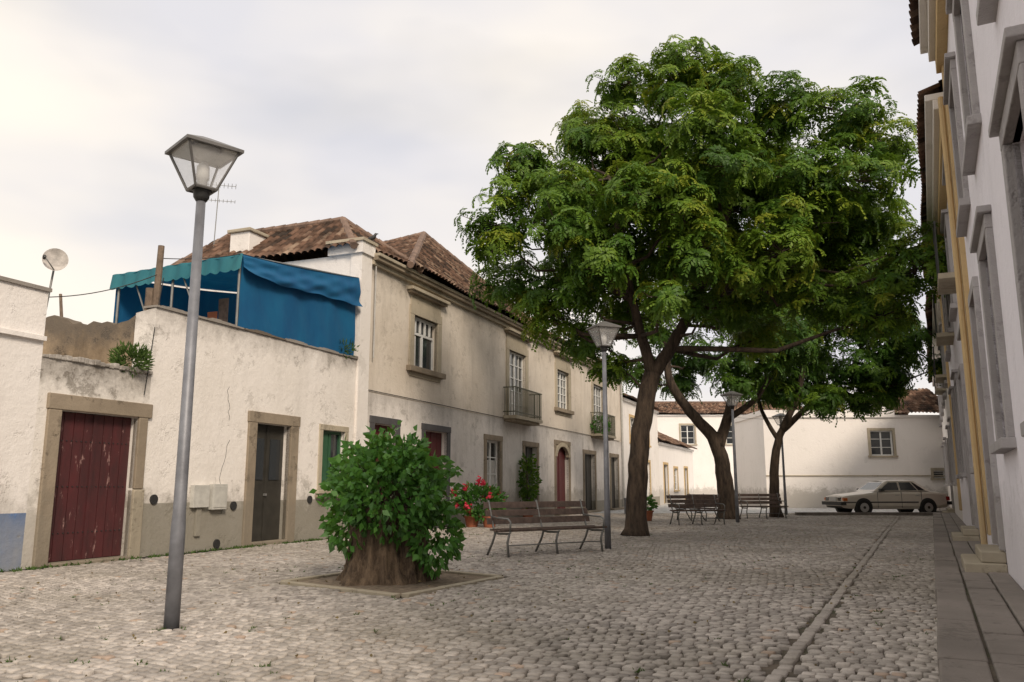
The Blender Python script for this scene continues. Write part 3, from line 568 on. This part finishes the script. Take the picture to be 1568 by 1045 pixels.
# ------------------------------------------------------------------ street lamps
def lamp(x,y,H=4.72,rot=.6):
    E=empty('street_lamp',(x,y,0)); c=Vector((x,y,0))
    def sq(h,z): return [c+Vector((h*math.sqrt(2)*math.cos(rot+math.pi/4+i*math.pi/2),h*math.sqrt(2)*math.sin(rot+math.pi/4+i*math.pi/2),z)) for i in range(4)]
    mb=MB(); mb.tube([c+Vector((0,0,z)) for z in (-.02,.9,1.0,H-.62)],[.068,.064,.058,.044],'lampgrey',20)
    mb.tube([c+Vector((0,0,H-.66)),c+Vector((0,0,H-.62)),c+Vector((0,0,H-.56)),c+Vector((0,0,H-.54))],[.05,.075,.08,.10],'iron',20)
    mb.build('pole',E,True)
    mb=MB(); b=sq(.285,H-.13); t=sq(.04,H); b2=sq(.285,H-.16); i2=sq(.25,H-.161)
    for i in range(4):
        j=(i+1)%4; mb.face([b[i],b[j],t[j],t[i]],'lamproof'); mb.face([b2[i],b2[j],b[j],b[i]],'lamproof'); mb.face([b2[i],b2[j],i2[j],i2[i]],'lamproof'); mb.face([i2[i],i2[j],t[j]-Vector((0,0,.03)),t[i]-Vector((0,0,.03))],'meter')
    mb.face(t,'lamproof'); mb.build('roof',E)
    mb=MB(); g0=sq(.105,H-.54); g1=sq(.245,H-.163)
    for i in range(4): mb.tube([g0[i],g1[i]],.014,'lamproof',6); mb.tube([g0[i],g0[(i+1)%4]],.016,'lamproof',6)
    k=sq(.1,H-.545); k2=sq(.1,H-.52); mb.hexa([k[0],k2[0],k[1],k2[1],k[3],k2[3],k[2],k2[2]],'lampgrey'); mb.build('frame',E)
    mb=MB(); g0=sq(.1,H-.52); g1=sq(.24,H-.165)
    for i in range(4): j=(i+1)%4; mb.face([g0[i],g0[j],g1[j],g1[i]],'lglass')
    mb.build('glass',E)
    mb=MB(); mb.tube([c+Vector((0,0,z)) for z in (H-.52,H-.44,H-.43,H-.30,H-.25)],[.05,.05,.065,.06,.02],'winwhite',14); mb.tube([c+Vector((0,0,H-.25)),c+Vector((0,0,H-.12))],[.03,.16],'meter',14); mb.build('bulb_holder',E,True)
lamp(-3.07,7.72,4.68,.75); lamp(1.97,17.3,4.75,.35); lamp(12.45,38.0,4.6,.3); lamp(8.05,29.9,4.7,.5)
# ------------------------------------------------------------------ benches
def bench(x,y,rot,L=1.9):
    E=empty('park_bench',(x,y,0)); Rm=Matrix.Rotation(rot,3,'Z'); c=Vector((x,y,0))
    F=lambda a,o,z: c+Rm@Vector((a,o,z))
    mb=MB()
    for i in range(4): 
        o=-.42+i*.12; z=.43+.015*abs(i-1.5); mb.box(F,-L/2,L/2,o,o+.095,z,z+.035,'wood')
    for i in range(3):
        z=.56+i*.145; o=.09+.055*i
        mb.hexa([F(a,o+oo+(.03 if zz else 0),z+zz) for a in (-L/2,L/2) for oo in (0,.03) for zz in (0,.115)],'wood')
    mb.build('slats',E,bevel=.006)
    mb=MB()
    for a in (-L/2+.12,0,L/2-.12):
        pts=[(-.40,.0),(-.36,.25),(-.42,.40)]; mb.tube([F(a,p,z) for p,z in pts],.022,'bench_metal',8)
        mb.tube([F(a,p,z) for p,z in [(.28,0),(.10,.25),(.02,.42)]],.022,'bench_metal',8)
        mb.tube([F(a,p,z) for p,z in [(-.46,.44),(-.42,.41),(-.1,.40),(.04,.42),(.10,.55),(.17,.75),(.25,.99)]],.02,'bench_metal',8)
        if a: mb.tube([F(a,p,z) for p,z in [(.15,.7),(-.1,.68),(-.38,.67),(-.46,.62),(-.44,.44)]],.018,'bench_metal',8)
    mb.tube([F(-L/2+.12,-.37,.2),F(L/2-.12,-.37,.2)],.012,'bench_metal',6)
    mb.build('frame',E,True)
bench(.62,16.15,R(36),2.5); bench(6.2,28.2,R(15),1.9); bench(10.1,33.8,R(10),1.9); bench(7.0,31.3,R(-60),1.8)
# ------------------------------------------------------------------ car
def car(x,y,rot,s):
    E=empty('parked_car',(x,y,0)); Rm=Matrix.Rotation(rot,3,'Z'); c=Vector((x,y,0))
    F=lambda a,o,z: c+Rm@(Vector((a-2.37,o,z))*s)
    st=[(0,.36,.66,.72),(.06,.30,.78,.80),(.35,.26,.83,.86),(.9,.24,.88,.89),(1.45,.24,.95,.895),(2.4,.24,.96,.895),(3.4,.24,.97,.89),(3.9,.25,.97,.88),(4.4,.28,.93,.85),(4.68,.32,.88,.80),(4.75,.38,.78,.72)]
    mb=MB(); rings=[]
    for (a,zb,zt,wd) in st:
        half=[(wd*.9,zb),(wd,zb+.14),(wd*1.0,(zb+zt)/2),(wd*.985,zt-.10),(wd*.93,zt-.02),(wd*.6,zt+.015),(0,zt+.025)]
        ring=[(a,o,z) for o,z in half]+[(a,-o,z) for o,z in half[-2::-1]]
        rings.append(ring)
    for i in range(len(rings)-1):
        for j in range(len(rings[0])-1):
            mb.face([F(*rings[i][j]),F(*rings[i][j+1]),F(*rings[i+1][j+1]),F(*rings[i+1][j])],'carpaint')
        mb.face([F(*rings[i][0]),F(*rings[i][-1]),F(*rings[i+1][-1]),F(*rings[i+1][0])],'blackplastic_wells')
    mb.face([F(*p) for p in rings[0]],'carpaint'); mb.face([F(*p) for p in rings[-1]],'carpaint')
    bl=[(1.42,.74,.965),(1.6,.80,.965),(3.75,.80,.975),(3.98,.72,.975)]; tl=[(2.02,.60,1.385),(2.12,.64,1.40),(3.22,.64,1.41),(3.38,.58,1.385)]
    for sgn in (1,-1):
        for i in range(3): mb.face([F(bl[i][0],bl[i][1]*sgn,bl[i][2]),F(bl[i+1][0],bl[i+1][1]*sgn,bl[i+1][2]),F(tl[i+1][0],tl[i+1][1]*sgn,tl[i+1][2]),F(tl[i][0],tl[i][1]*sgn,tl[i][2])],'carpaint')
    for i in (0,3): mb.face([F(bl[i][0],bl[i][1],bl[i][2]),F(bl[i][0],-bl[i][1],bl[i][2]),F(tl[i][0],-tl[i][1],tl[i][2]),F(tl[i][0],tl[i][1],tl[i][2])],'carpaint')
    for i in range(3):
        for sg in (1,-1): mb.face([F(tl[i][0],sg*tl[i][1],tl[i][2]),F(tl[i+1][0],sg*tl[i+1][1],tl[i+1][2]),F(tl[i+1][0],0,tl[i+1][2]+.035),F(tl[i][0],0,tl[i][2]+.035)],'carpaint')
    mb.build('body',E,False)
    mb=MB()
    def side(a,t,sgn):
        w0=.80+.012;w1=.64+.012; return F(a,(w0+(w1-w0)*t)*sgn,.97+(.43)*t)
    for sgn in (1,-1):
        for (b0,b1,t0,t1) in ((1.66,2.52,2.14,2.52),(2.60,3.34,2.60,3.10),(3.40,3.70,3.16,3.22)):
            tl_=.88; mb.face([side(b0,.1,sgn),side(b1,.1,sgn),side(t1,tl_,sgn),side(t0,tl_,sgn)],'glass')
    mb.face([F(1.50,.66,1.02),F(1.50,-.66,1.02),F(1.95,-.55,1.35),F(1.95,.55,1.35)],'glass'); mb.face([F(3.92,.66,1.03),F(3.92,-.66,1.03),F(3.45,-.54,1.35),F(3.45,.54,1.35)],'glass')
    mb.build('windows',E)
    mb=MB()
    for a in (.88,3.72):
        for sgn in (1,-1):
            mb.tube([F(a,.70*sgn,.33),F(a,.905*sgn,.33)],.37*s,'blackplastic_wells',28)  # dark disc paints the shade of a wheel well that is not cut
            mb.tube([F(a,.72*sgn,.31),F(a,.925*sgn,.31)],.31*s,'tyre',28); mb.tube([F(a,.9*sgn,.31),F(a,.935*sgn,.31)],.19*s,'chrome',20); mb.tube([F(a,.9*sgn,.31),F(a,.945*sgn,.31)],.06*s,'blackplastic_wells',10)
    mb.build('wheels',E)
    mb=MB(); mb.box(F,-.1,.14,-.84,.84,.40,.54,'blackplastic_wells'); mb.box(F,4.62,4.85,-.82,.82,.42,.56,'blackplastic_wells'); mb.box(F,-.02,.02,-.3,.3,.56,.74,'chrome')
    for sgn in (1,-1):
        mb.box(F,-.01,.08,.38*sgn,.66*sgn,.58,.72,'glass'); mb.box(F,.03,.2,.68*sgn,.845*sgn,.58,.70,'amber'); mb.box(F,4.6,4.76,.45*sgn,.82*sgn,.60,.76,'redlight')
        mb.box(F,1.2,3.3,.88*sgn,.91*sgn,.50,.55,'blackplastic_wells'); mb.box(F,.1,.55,.86*sgn,.885*sgn,.5,.54,'blackplastic_wells')
        for a in (1.5,2.56,3.45): mb.box(F,a,a+.012,.87*sgn,.898*sgn,.3,.95,'blackplastic_wells')
        for a in (2.3,3.2): mb.box(F,a,a+.16,.88*sgn,.92*sgn,.80,.83,'chrome')
        mb.box(F,1.62,1.78,.8*sgn,.98*sgn,.98,1.09,'blackplastic_wells')
    mb.build('bumpers_and_lights',E)
car(17.2,38.4,R(6),1.07)
# ------------------------------------------------------------------ foliage
def frame(d,spin):
    d=d/np.linalg.norm(d,axis=1,keepdims=True); ref=np.stack([np.cos(spin),np.sin(spin),0*spin],-1)
    u=np.cross(ref,d); u/=np.linalg.norm(u,axis=1,keepdims=True)+1e-9; w_=np.cross(d,u); return np.stack([u,w_,d],-1)
def batch(T,TF,Rm,loc,sc_):
    V=np.einsum('nij,vj->nvi',Rm,T)*sc_[:,None,None]+loc[:,None]; F_=(TF[None]+len(T)*np.arange(len(loc))[:,None,None]).reshape(-1,4)
    return V.reshape(-1,3),F_
def spray_template(seed,nf=8,fl=.44,pairs=7):
    r=np.random.default_rng(seed); V=[];F_=[]
    for k in range(nf):
        az_=2*math.pi*(k+r.uniform(-.3,.3))/nf; el_=r.uniform(0,1.0); L=fl*r.uniform(.7,1.15)
        h=np.array([math.cos(az_),math.sin(az_),0]); 
        def rp(t): return h*L*(math.cos(el_)*t+ .05)+np.array([0,0,1])*(L*(math.sin(el_)*t-.75*t*t))
        for j in range(1,pairs+1):
            t=j/pairs; p=rp(t); tg=rp(min(t+.05,1.05))-rp(t-.05); tg/=np.linalg.norm(tg); sd_=np.cross(tg,[0,0,1]); sd_/=np.linalg.norm(sd_)
            ll=.13*(1-.45*abs(t-.45))*r.uniform(.8,1.2); wdt=.031
            for s_ in (1,-1):
                d=sd_*s_*.75+tg*.6+np.array([0,0,-.2])+r.normal(0,.12,3); d/=np.linalg.norm(d); q=np.cross(d,[0,0,1.]); q/=np.linalg.norm(q)
                i=len(V); V+=[p,p+d*ll*.5+q*wdt,p+d*ll,p+d*ll*.5-q*wdt]; F_.append((i,i+1,i+2,i+3))
    return np.array(V),np.array(F_)
TEMPL=[spray_template(i) for i in range(6)]
def tree(name,base,skeleton,clusters,dens=1.0,leafscale=1.0,bright=0):
    E=empty(name,base); mb=MB(); nodes=[]
    for pts,r0,r1 in skeleton:
        pts=[Vector(p) for p in pts]; out=[]
        for i in range(len(pts)-1):
            p_=pts[max(i-1,0)];a=pts[i];b_=pts[i+1];n_=pts[min(i+2,len(pts)-1)]
            for k in range(5):
                t=k/5; out.append(.5*((2*a)+(b_-p_)*t+(2*p_-5*a+4*b_-n_)*t*t+(3*a-p_-3*b_+n_)*t**3))
        out.append(pts[-1]); out=[o+Vector((random.uniform(-1,1),random.uniform(-1,1),0))*.025 for o in out]
        m_=len(out); rad=[r0+(r1-r0)*(i/(m_-1))**.8 for i in range(m_)]
        if out[0].z<.3: rad[0]*=1.4; rad[1]*=1.12
        mb.tube(out,rad,'bark',14); nodes+=[(o,rr) for o,rr in zip(out,rad) if o.z>2.8]
    locs=[];dirs=[];br=[]
    for (x,y,z,r) in clusters:
        C=Vector((x,y,z)); best=min(nodes,key=lambda q:(q[0]-C).length+max(0,q[0].z-C.z+.5)*1.5); S=best[0]
        mid=S.lerp(C,.5)+Vector((random.uniform(-.3,.3),random.uniform(-.3,.3),-.25-.05*(C-S).length)); q1=S.lerp(mid,.5)+Vector((random.uniform(-.15,.15),random.uniform(-.15,.15),0)); q2=mid.lerp(C,.5)+Vector((random.uniform(-.15,.15),random.uniform(-.15,.15),.05))
        r0=min(best[1]*.7,.035+.010*(C-S).length); mb.tube([S,q1,mid,q2,C],[r0,r0*.85,r0*.7,r0*.5,r0*.35],'bark',7)
        n=int(30*dens*r**2.2)+6; v=RNG.normal(size=(n,3)); v/=np.linalg.norm(v,axis=1,keepdims=True); v[:,2]=np.where(v[:,2]<-.3,v[:,2]*.7,v[:,2])
        rad=r*(.35+.65*RNG.random(n)**.5)*(1+.3*np.sin(v[:,0]*5+x)*np.sin(v[:,1]*4+z)); p=np.array([x,y,z])+v*rad[:,None]*np.array([1,1,.8])
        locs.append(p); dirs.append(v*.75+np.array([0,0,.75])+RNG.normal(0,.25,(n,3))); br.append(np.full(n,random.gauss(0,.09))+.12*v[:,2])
        for k in range(0,n,4):
            e_=Vector(p[k]); m2=C.lerp(e_,.5)+Vector((random.uniform(-.1,.1),random.uniform(-.1,.1),-.06)); mb.tube([C,m2,e_],[.022,.014,.007],'bark',4,False)
    mb.build('trunk_and_branches',E,True)
    P_=np.concatenate(locs);D_=np.concatenate(dirs);BR=np.concatenate(br); n=len(P_); k=RNG.integers(0,6,n); Vs=[];Fs=[];Rs=[];off=0
    for t in range(6):
        s_=k==t
        if not s_.any(): continue
        T,TF=TEMPL[t]; ns=s_.sum(); V,F_=batch(T,TF,frame(D_[s_],RNG.random(ns)*6.28),P_[s_],leafscale*RNG.uniform(.7,1.15,ns))
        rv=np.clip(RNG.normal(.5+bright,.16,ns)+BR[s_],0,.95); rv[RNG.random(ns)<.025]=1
        Rs.append(np.clip(np.repeat(rv,len(T))+np.repeat(RNG.normal(0,.06,len(V)//4),4),0,1)); Vs.append(V);Fs.append(F_+off);off+=len(V)
    npmesh('foliage',np.concatenate(Vs),np.concatenate(Fs),np.concatenate(Rs),'leaf',E)
def cl(lst,y0,spread):
    return [(x,y0+random.uniform(-spread,spread),z,r) for x,z,r in lst]
c1=[(2.3,12.2,1.0),(3.4,12.8,1.05),(4.8,12.9,1.05),(6.0,12.3,1.0),(7.5,11.6,1.1),(8.6,10.8,1.1),(9.7,9.9,1.1),(10.6,8.8,1.1),(.3,9.9,.8),(1.1,10.5,1.0),(-.3,8.0,.9),(.0,8.9,.7),(.1,6.8,1.0),(1.2,8.8,1.2),(1.4,6.3,1.1),(2.7,10.5,1.3),(2.9,7.7,1.3),(4,11.3,1.3),(4.5,9.5,1.4),(5.8,10.7,1.3),(6.2,8.8,1.3),(7.2,10.0,1.3),(7.2,6.9,1.2),(8.4,8.9,1.3),(9.3,7.5,1.3),(8.5,6.2,1.2),(2.1,5.3,.9),(2.8,4.5,.6),(5,7.3,1.2),(10.1,6.6,1.1),(3.4,6.3,1.1),(-.4,7.3,.6),(.9,5.7,.8),(10.9,7.6,.8),(5.0,5.9,.7),(6.2,6.2,.9),(7.4,5.6,.9),(9.6,5.6,.9),(2.0,11.2,.9),(4.6,12.0,1.0),(6.9,11.3,.9),(0.4,6.0,.6),(1.9,7.3,1.1),(3.7,8.8,1.2),(5.6,11.9,1.0),(8.0,11.1,.8),(9.4,8.8,1.1)]
C1=cl(c1,21.8,2.2)+cl([(3,9,1.6),(5,10.8,1.6),(7,8.3,1.6),(2,7.6,1.4),(9,8.6,1.5),(4,7.6,1.4),(6,9.8,1.6),(8.6,7.2,1.4),(3.3,11,1.4),(7.6,9.6,1.5)],23.6,1.6)+cl([(3.1,8.4,1.1),(5.4,9.2,1.2),(7.2,7.9,1.1),(2.2,6.8,.9),(1.2,7.6,.9),(4.6,6.9,1.0),(5.8,6.6,.9),(4.2,7.9,1.1),(6.6,6.9,1.0),(3.6,5.7,.6),(4.6,10.3,1.1),(7.4,9.0,1.1)],19.5,.5)
sk1=[([(3.25,22,-.05),(3.33,22,1.5),(3.5,22,3.0),(3.8,22,4.3)],.29,.23),([(3.8,22,4.2),(3.42,21.8,5.6),(3.0,21.5,7.5),(2.7,21.4,9.6)],.18,.06),([(3.8,22,4.2),(4.7,22,5.6),(5.6,22.2,7.4),(6.3,22.3,9.4),(6.5,22,11)],.20,.05),([(5.0,22.1,6.2),(6.9,21.8,7.0),(8.5,21.6,8.3),(9.6,21.6,9.0)],.11,.035),([(3.3,21.7,6.2),(1.9,21.4,7.0),(.7,21.2,7.9)],.09,.035),([(2.9,21.5,8),(3.7,22,9.6),(4.2,22.2,11.3)],.09,.035)]
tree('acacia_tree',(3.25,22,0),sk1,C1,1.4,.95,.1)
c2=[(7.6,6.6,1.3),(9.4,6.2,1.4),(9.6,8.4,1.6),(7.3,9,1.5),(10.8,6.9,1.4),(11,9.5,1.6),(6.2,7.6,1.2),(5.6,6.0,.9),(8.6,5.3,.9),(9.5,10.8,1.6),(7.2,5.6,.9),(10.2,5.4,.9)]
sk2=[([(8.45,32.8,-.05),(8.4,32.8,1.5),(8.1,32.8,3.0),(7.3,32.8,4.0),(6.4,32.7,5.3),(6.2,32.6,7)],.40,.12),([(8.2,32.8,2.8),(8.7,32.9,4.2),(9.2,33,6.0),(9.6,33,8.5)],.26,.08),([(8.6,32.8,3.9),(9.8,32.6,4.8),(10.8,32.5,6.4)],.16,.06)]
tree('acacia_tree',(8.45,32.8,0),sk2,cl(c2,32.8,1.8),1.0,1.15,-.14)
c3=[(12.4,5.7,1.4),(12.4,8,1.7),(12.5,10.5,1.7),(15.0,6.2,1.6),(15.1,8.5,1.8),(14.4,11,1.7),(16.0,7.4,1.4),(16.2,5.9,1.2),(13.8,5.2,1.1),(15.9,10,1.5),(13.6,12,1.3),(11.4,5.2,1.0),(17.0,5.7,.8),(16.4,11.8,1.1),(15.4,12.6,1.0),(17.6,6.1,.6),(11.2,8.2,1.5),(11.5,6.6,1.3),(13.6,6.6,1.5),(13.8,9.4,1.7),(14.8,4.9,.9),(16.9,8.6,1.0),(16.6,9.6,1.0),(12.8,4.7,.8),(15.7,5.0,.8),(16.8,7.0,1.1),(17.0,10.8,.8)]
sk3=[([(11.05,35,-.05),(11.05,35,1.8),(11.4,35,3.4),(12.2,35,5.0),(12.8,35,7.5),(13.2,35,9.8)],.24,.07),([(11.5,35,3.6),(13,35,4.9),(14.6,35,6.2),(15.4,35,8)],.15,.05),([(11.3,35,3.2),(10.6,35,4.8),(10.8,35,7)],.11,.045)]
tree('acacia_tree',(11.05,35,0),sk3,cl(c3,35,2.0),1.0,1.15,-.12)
LT=np.array([(0,0,0),(.30,.38,.07),(0,1,-.12),(-.30,.38,.07)],float); LF=np.array([(0,1,2,3)])
def leaves(P_,D_,size,mat,name,E,mean=.5,sd_=.22,T=LT):
    n=len(P_); Rm=frame(D_,RNG.random(n)*6.28); Rm=Rm[:,:,[0,2,1]]
    V,F_=batch(T,LF,Rm,P_,size*RNG.uniform(.65,1.3,n)); rv=np.clip(RNG.normal(mean,sd_,n),0,1)
    return npmesh(name,V,F_,np.repeat(rv,4),mat,E)
def blob(center,rad,n,inner=.55):
    v=RNG.normal(size=(n,3)); v/=np.linalg.norm(v,axis=1,keepdims=True)
    f=1+.16*np.sin(v[:,0]*6+1)*np.sin(v[:,2]*5)+.1*np.sin(v[:,1]*9+v[:,2]*7); r=(inner+(1-inner)*RNG.random(n)**.5)*f
    return np.array(center)+v*r[:,None]*np.array(rad), v
SX=-1.74
E=empty('stump_shrub',(SX,11.55,0)); V=[];nseg,nz_=96,30
for j in range(nz_):
    z=-.03+1.0*j/(nz_-1)
    for i in range(nseg):
        t=2*math.pi*i/nseg; r=.36+.15*math.exp(-z*4)+.05*math.sin(3*t+1+z)+.07*abs(math.sin(3.5*t+z*1.2))+.03*math.sin(17*t+z*3)+.018*math.sin(33*t-z*7)+random.uniform(-.012,.012)+.07*math.exp(-z*5)*math.sin(5*t)
        V.append((SX+r*math.cos(t)*1.12,11.55+r*math.sin(t),z))
V=np.array(V); idx=np.arange(nseg*nz_).reshape(nz_,nseg); i2=np.roll(idx,-1,1); Fq=np.stack([idx[:-1],i2[:-1],i2[1:],idx[1:]],-1).reshape(-1,4)
npmesh('stump',V,Fq,np.zeros(len(V)),'stump',E,True)
BC=np.array([-1.66,11.45,1.18])
P1,v1=blob(BC,(.70,.76,.60),2800); P2,v2=blob((-2.18,11.4,.74),(.34,.5,.36),450); P3,v3=blob((-1.05,11.35,.60),(.36,.5,.42),650); P4,v4=blob((-1.55,11.45,1.58),(.48,.5,.3),600)
P5=[];v5=[]
for k in range(90):
    th=random.uniform(0,6.28); ph=random.uniform(-.6,1.4); d=np.array([math.cos(th)*math.cos(ph),math.sin(th)*math.cos(ph),math.sin(ph)]); c0=BC+d*np.array([.74,.80,.64]); L=random.uniform(.1,.30)
    for s_ in range(9): P5.append(c0+d*L*s_/9+RNG.normal(0,.03,3)); v5.append(d+RNG.normal(0,.5,3))
P_=np.concatenate([P1,P2,P3,P4,np.array(P5)]);v_=np.concatenate([v1,v2,v3,v4,np.array(v5)]); leaves(P_,v_*.8+np.array([0,0,-.45])+RNG.normal(0,.35,P_.shape),.115,'bushleaf','leaves',E)
mb=MB()
for i in range(60):
    p=Vector(P_[random.randrange(len(P_))]); q=Vector((SX+random.uniform(-.25,.25),11.5+random.uniform(-.25,.25),.9)); mb.tube([q,q.lerp(p,.5)+Vector((0,0,.08)),p],[.012,.008,.004],'bark',5,False)
mb.build('stems',E)
E=empty('ledge_plant',FL(14.6,-.1,3.35)); P_,v=blob(FL(14.62,-.05,3.52),(.34,.25,.26),1100,.2); leaves(P_,v+np.array([0,0,.5]),.09,'weed','leaves',E,T=LT*np.array([.5,1,1]))
E=empty('parapet_plant',FL(20.9,-.1,4.65)); P_,v=blob(FL(20.9,-.1,4.75),(.4,.2,.22),220,.2); leaves(P_,v+np.array([0,0,.5]),.12,'weed','leaves',E,T=LT*np.array([.4,1,1]))
def pot(mb,c,r=.16,h=.28): c=Vector(c); mb.tube([c+Vector((0,0,z)) for z in (0,h*.85,h*.86,h)],[r*.7,r*.95,r*1.08,r*1.08],'terra',16)
E=empty('geranium_plant',(-.9,26.2,0)); mb=MB(); pot(mb,(-1.25,26.2,0),.24,.35); pot(mb,(-.7,26.0,0),.24,.35); mb.build('pots',E)
P_,v=blob((-1.0,26.1,.78),(.75,.45,.5),1500,.4); leaves(P_,v+RNG.normal(0,.3,P_.shape),.13,'bushleaf','leaves',E)
fc,fv=blob((-1.0,26.0,.9),(.85,.5,.55),20,.9); P_=np.repeat(fc,26,0)+RNG.normal(0,.05,(20*26,3)); leaves(P_,RNG.normal(size=P_.shape),.07,'flower','flowers',E,T=LT*np.array([1.6,1,1]))
E=empty('climbing_plant',FL(32.5,.3,0)); mb=MB(); pot(mb,FL(32.5,.35,0),.25,.4); mb.tube([FL(32.5,.35,.3),FL(32.5,.3,2.2)],.03,'bark'); mb.build('pot',E); P_,v=blob(FL(32.5,.35,1.5),(.4,.4,1.0),700,.2); leaves(P_,v+RNG.normal(0,.3,P_.shape),.15,'leaf','leaves',E,mean=.3)
E=empty('potted_plant',(5.0,31,0)); mb=MB(); pot(mb,(5.0,31,0),.24,.38); mb.build('pot',E); P_,v=blob((5.0,31,.62),(.3,.3,.26),160,.2); leaves(P_,v+RNG.normal(0,.3,P_.shape),.16,'bushleaf','leaves',E)
E=empty('balcony_plant',FL(43,.4,3.9)); P_,v=blob(FL(42.0,.4,4.3),(.5,.4,.45),300,.3); leaves(P_,v,.16,'bushleaf','leaves',E)
n=1500; X=RNG.uniform(-8,9,n);Y=3.5+RNG.random(n)**1.4*24; k=(X<.505*Y)&(X>.4*Y-12.5)&(X>-.72*Y)&((np.sin(X*1.3+2)*np.sin(Y*.9+X*.4)+RNG.normal(0,.45,n))>.3)&~inpoly(X,Y,PIT,.1); X=X[k];Y=Y[k]
ex=RNG.uniform(-.14,.14,(10,2))+np.array([-3.05,7.6]); X=np.concatenate([X,ex[:,0],.505*Y[:60]+.08]);Y=np.concatenate([Y,ex[:,1],Y[:60]])
nb=9; P_=np.stack([np.repeat(X,nb),np.repeat(Y,nb),np.full(len(X)*nb,-.02)],-1); P_[:,:2]+=RNG.normal(0,.016,(len(P_),2)); D_=RNG.normal(0,.7,P_.shape); D_[:,2]=np.abs(D_[:,2])*.6+.5
leaves(P_,D_,.040,'weed','grass_weeds',None,T=LT*np.array([.45,1,1]))
ya=RNG.uniform(12.6,24,160); P0=np.array([FL(a,.04+abs(random.gauss(0,.06)),-.01) for a in ya]); P_=np.repeat(P0,nb,0); P_[:,:2]+=RNG.normal(0,.03,(len(P_),2)); D_=RNG.normal(0,.7,P_.shape); D_[:,2]=np.abs(D_[:,2])*.6+.5
leaves(P_,D_,.07,'weed','wall_base_weeds',None,T=LT*np.array([.5,1,1]))
n=500; P_=np.stack([RNG.uniform(-7,8,n),RNG.uniform(5,26,n),np.full(n,.018)],-1); k=(P_[:,0]>.4*P_[:,1]-12.4)&(P_[:,0]<.5*P_[:,1]); P_=P_[k]; D_=RNG.normal(0,1,P_.shape); D_[:,2]*=.15
leaves(P_,D_,.035,'litter','fallen_leaves',None)
# ------------------------------------------------------------------ satellite dish, posts, antennas, cables
E=empty('satellite_dish',FL(13.2,-1.6,4.0)); mb=MB(); q=FL(13.3,-1.0,4.0)+Vector((.33,0,0)); top=q+Vector((.1,0,1.05)); mb.tube([q,top],.018,'bench_metal',8)
nrm=Vector((.45,-.8,.25)).normalized(); u=nrm.cross(Vector((0,0,1))).normalized(); w_=u.cross(nrm)
prev=None
for k in range(7):
    r=.20*k/6; ring=[top+nrm*(.05+.07*(k/6)**2)+(u*math.cos(t)*r+w_*math.sin(t)*r*1.1) for t in np.linspace(0,2*math.pi,25)[:-1]]
    if prev: 
        for i in range(24): mb.face([prev[i],prev[(i+1)%24],ring[(i+1)%24],ring[i]],'dish')
    prev=ring
lnb=top+nrm*.30+u*.16-w_*.06; mb.tube([top-w_*.2+nrm*.1,lnb],.01,'bench_metal'); mb.tube([lnb,lnb-nrm*.07],[.028,.03],'iron'); mb.build('dish_and_mast',E,True)
mb=MB(); mb.tube([FL(15.25,-.25,4.4),FL(15.25,-.22,5.85)],[.07,.06],'oldwood',10); mb.tube([FL(15.2,-.36,4.3),FL(15.2,-.36,5.0)],.08,'oldwood',10); mb.build('wooden_post')
mb=MB(); mb.tube([FL(15.2,-2.6,4.3),FL(15.2,-2.75,5.1)],[.035,.03],'oldwood',8); mb.build('wooden_post.001')
mb=MB(); q=FL(22,-5.6,8.2); mb.tube([q,q+Vector((.05,0,2.3))],.015,'bench_metal')
for z,l in ((2.2,.6),(1.7,.4)):
    a=q+Vector((-.35,-.15,z));b2=q+Vector((.5,.2,z+.05)); mb.tube([a,b2],.009,'bench_metal',5)
    for t in np.linspace(0,1,9): c=a.lerp(b2,t); mb.tube([c+Vector((-.1,.25,-.0))*l,c-Vector((-.1,.25,0))*l],.006,'bench_metal',4); mb.tube([c+Vector((0,0,.15))*l,c-Vector((0,0,.15))*l],.006,'bench_metal',4)
mb.build('tv_antenna')
mb=MB()
def cable(p,q,sag,r=.009):
    p=Vector(p);q=Vector(q); mb.tube([p.lerp(q,t)-Vector((0,0,sag*4*t*(1-t))) for t in np.linspace(0,1,14)],r,'wire',5,False)
cable(FL(13.3,-1.0,4.45),FL(15.25,-.2,5.3),.15); cable(FL(15.25,-.2,5.6),FL(17.1,0,6.2),.05); cable(FL(15.25,-.1,5.2),FL(14.95,.04,3.5),-.1); cable(FL(14.95,.04,3.5),FL(14.9,.03,2.9),0)
cable(FL(47,.1,6.5),Vector((15.4,50,5.3)),.3)
mb.build('overhead_cables')
for a in (40.0,42.5):
    mb=MB(); p=FL(a,2.2,0); mb.tube([p+Vector((0,0,z)) for z in (0,.02,.03,.62,.64,.72,.74)],[.11,.11,.08,.075,.095,.09,.03],'lampgrey',14); mb.build('bollard')
print('DONE')
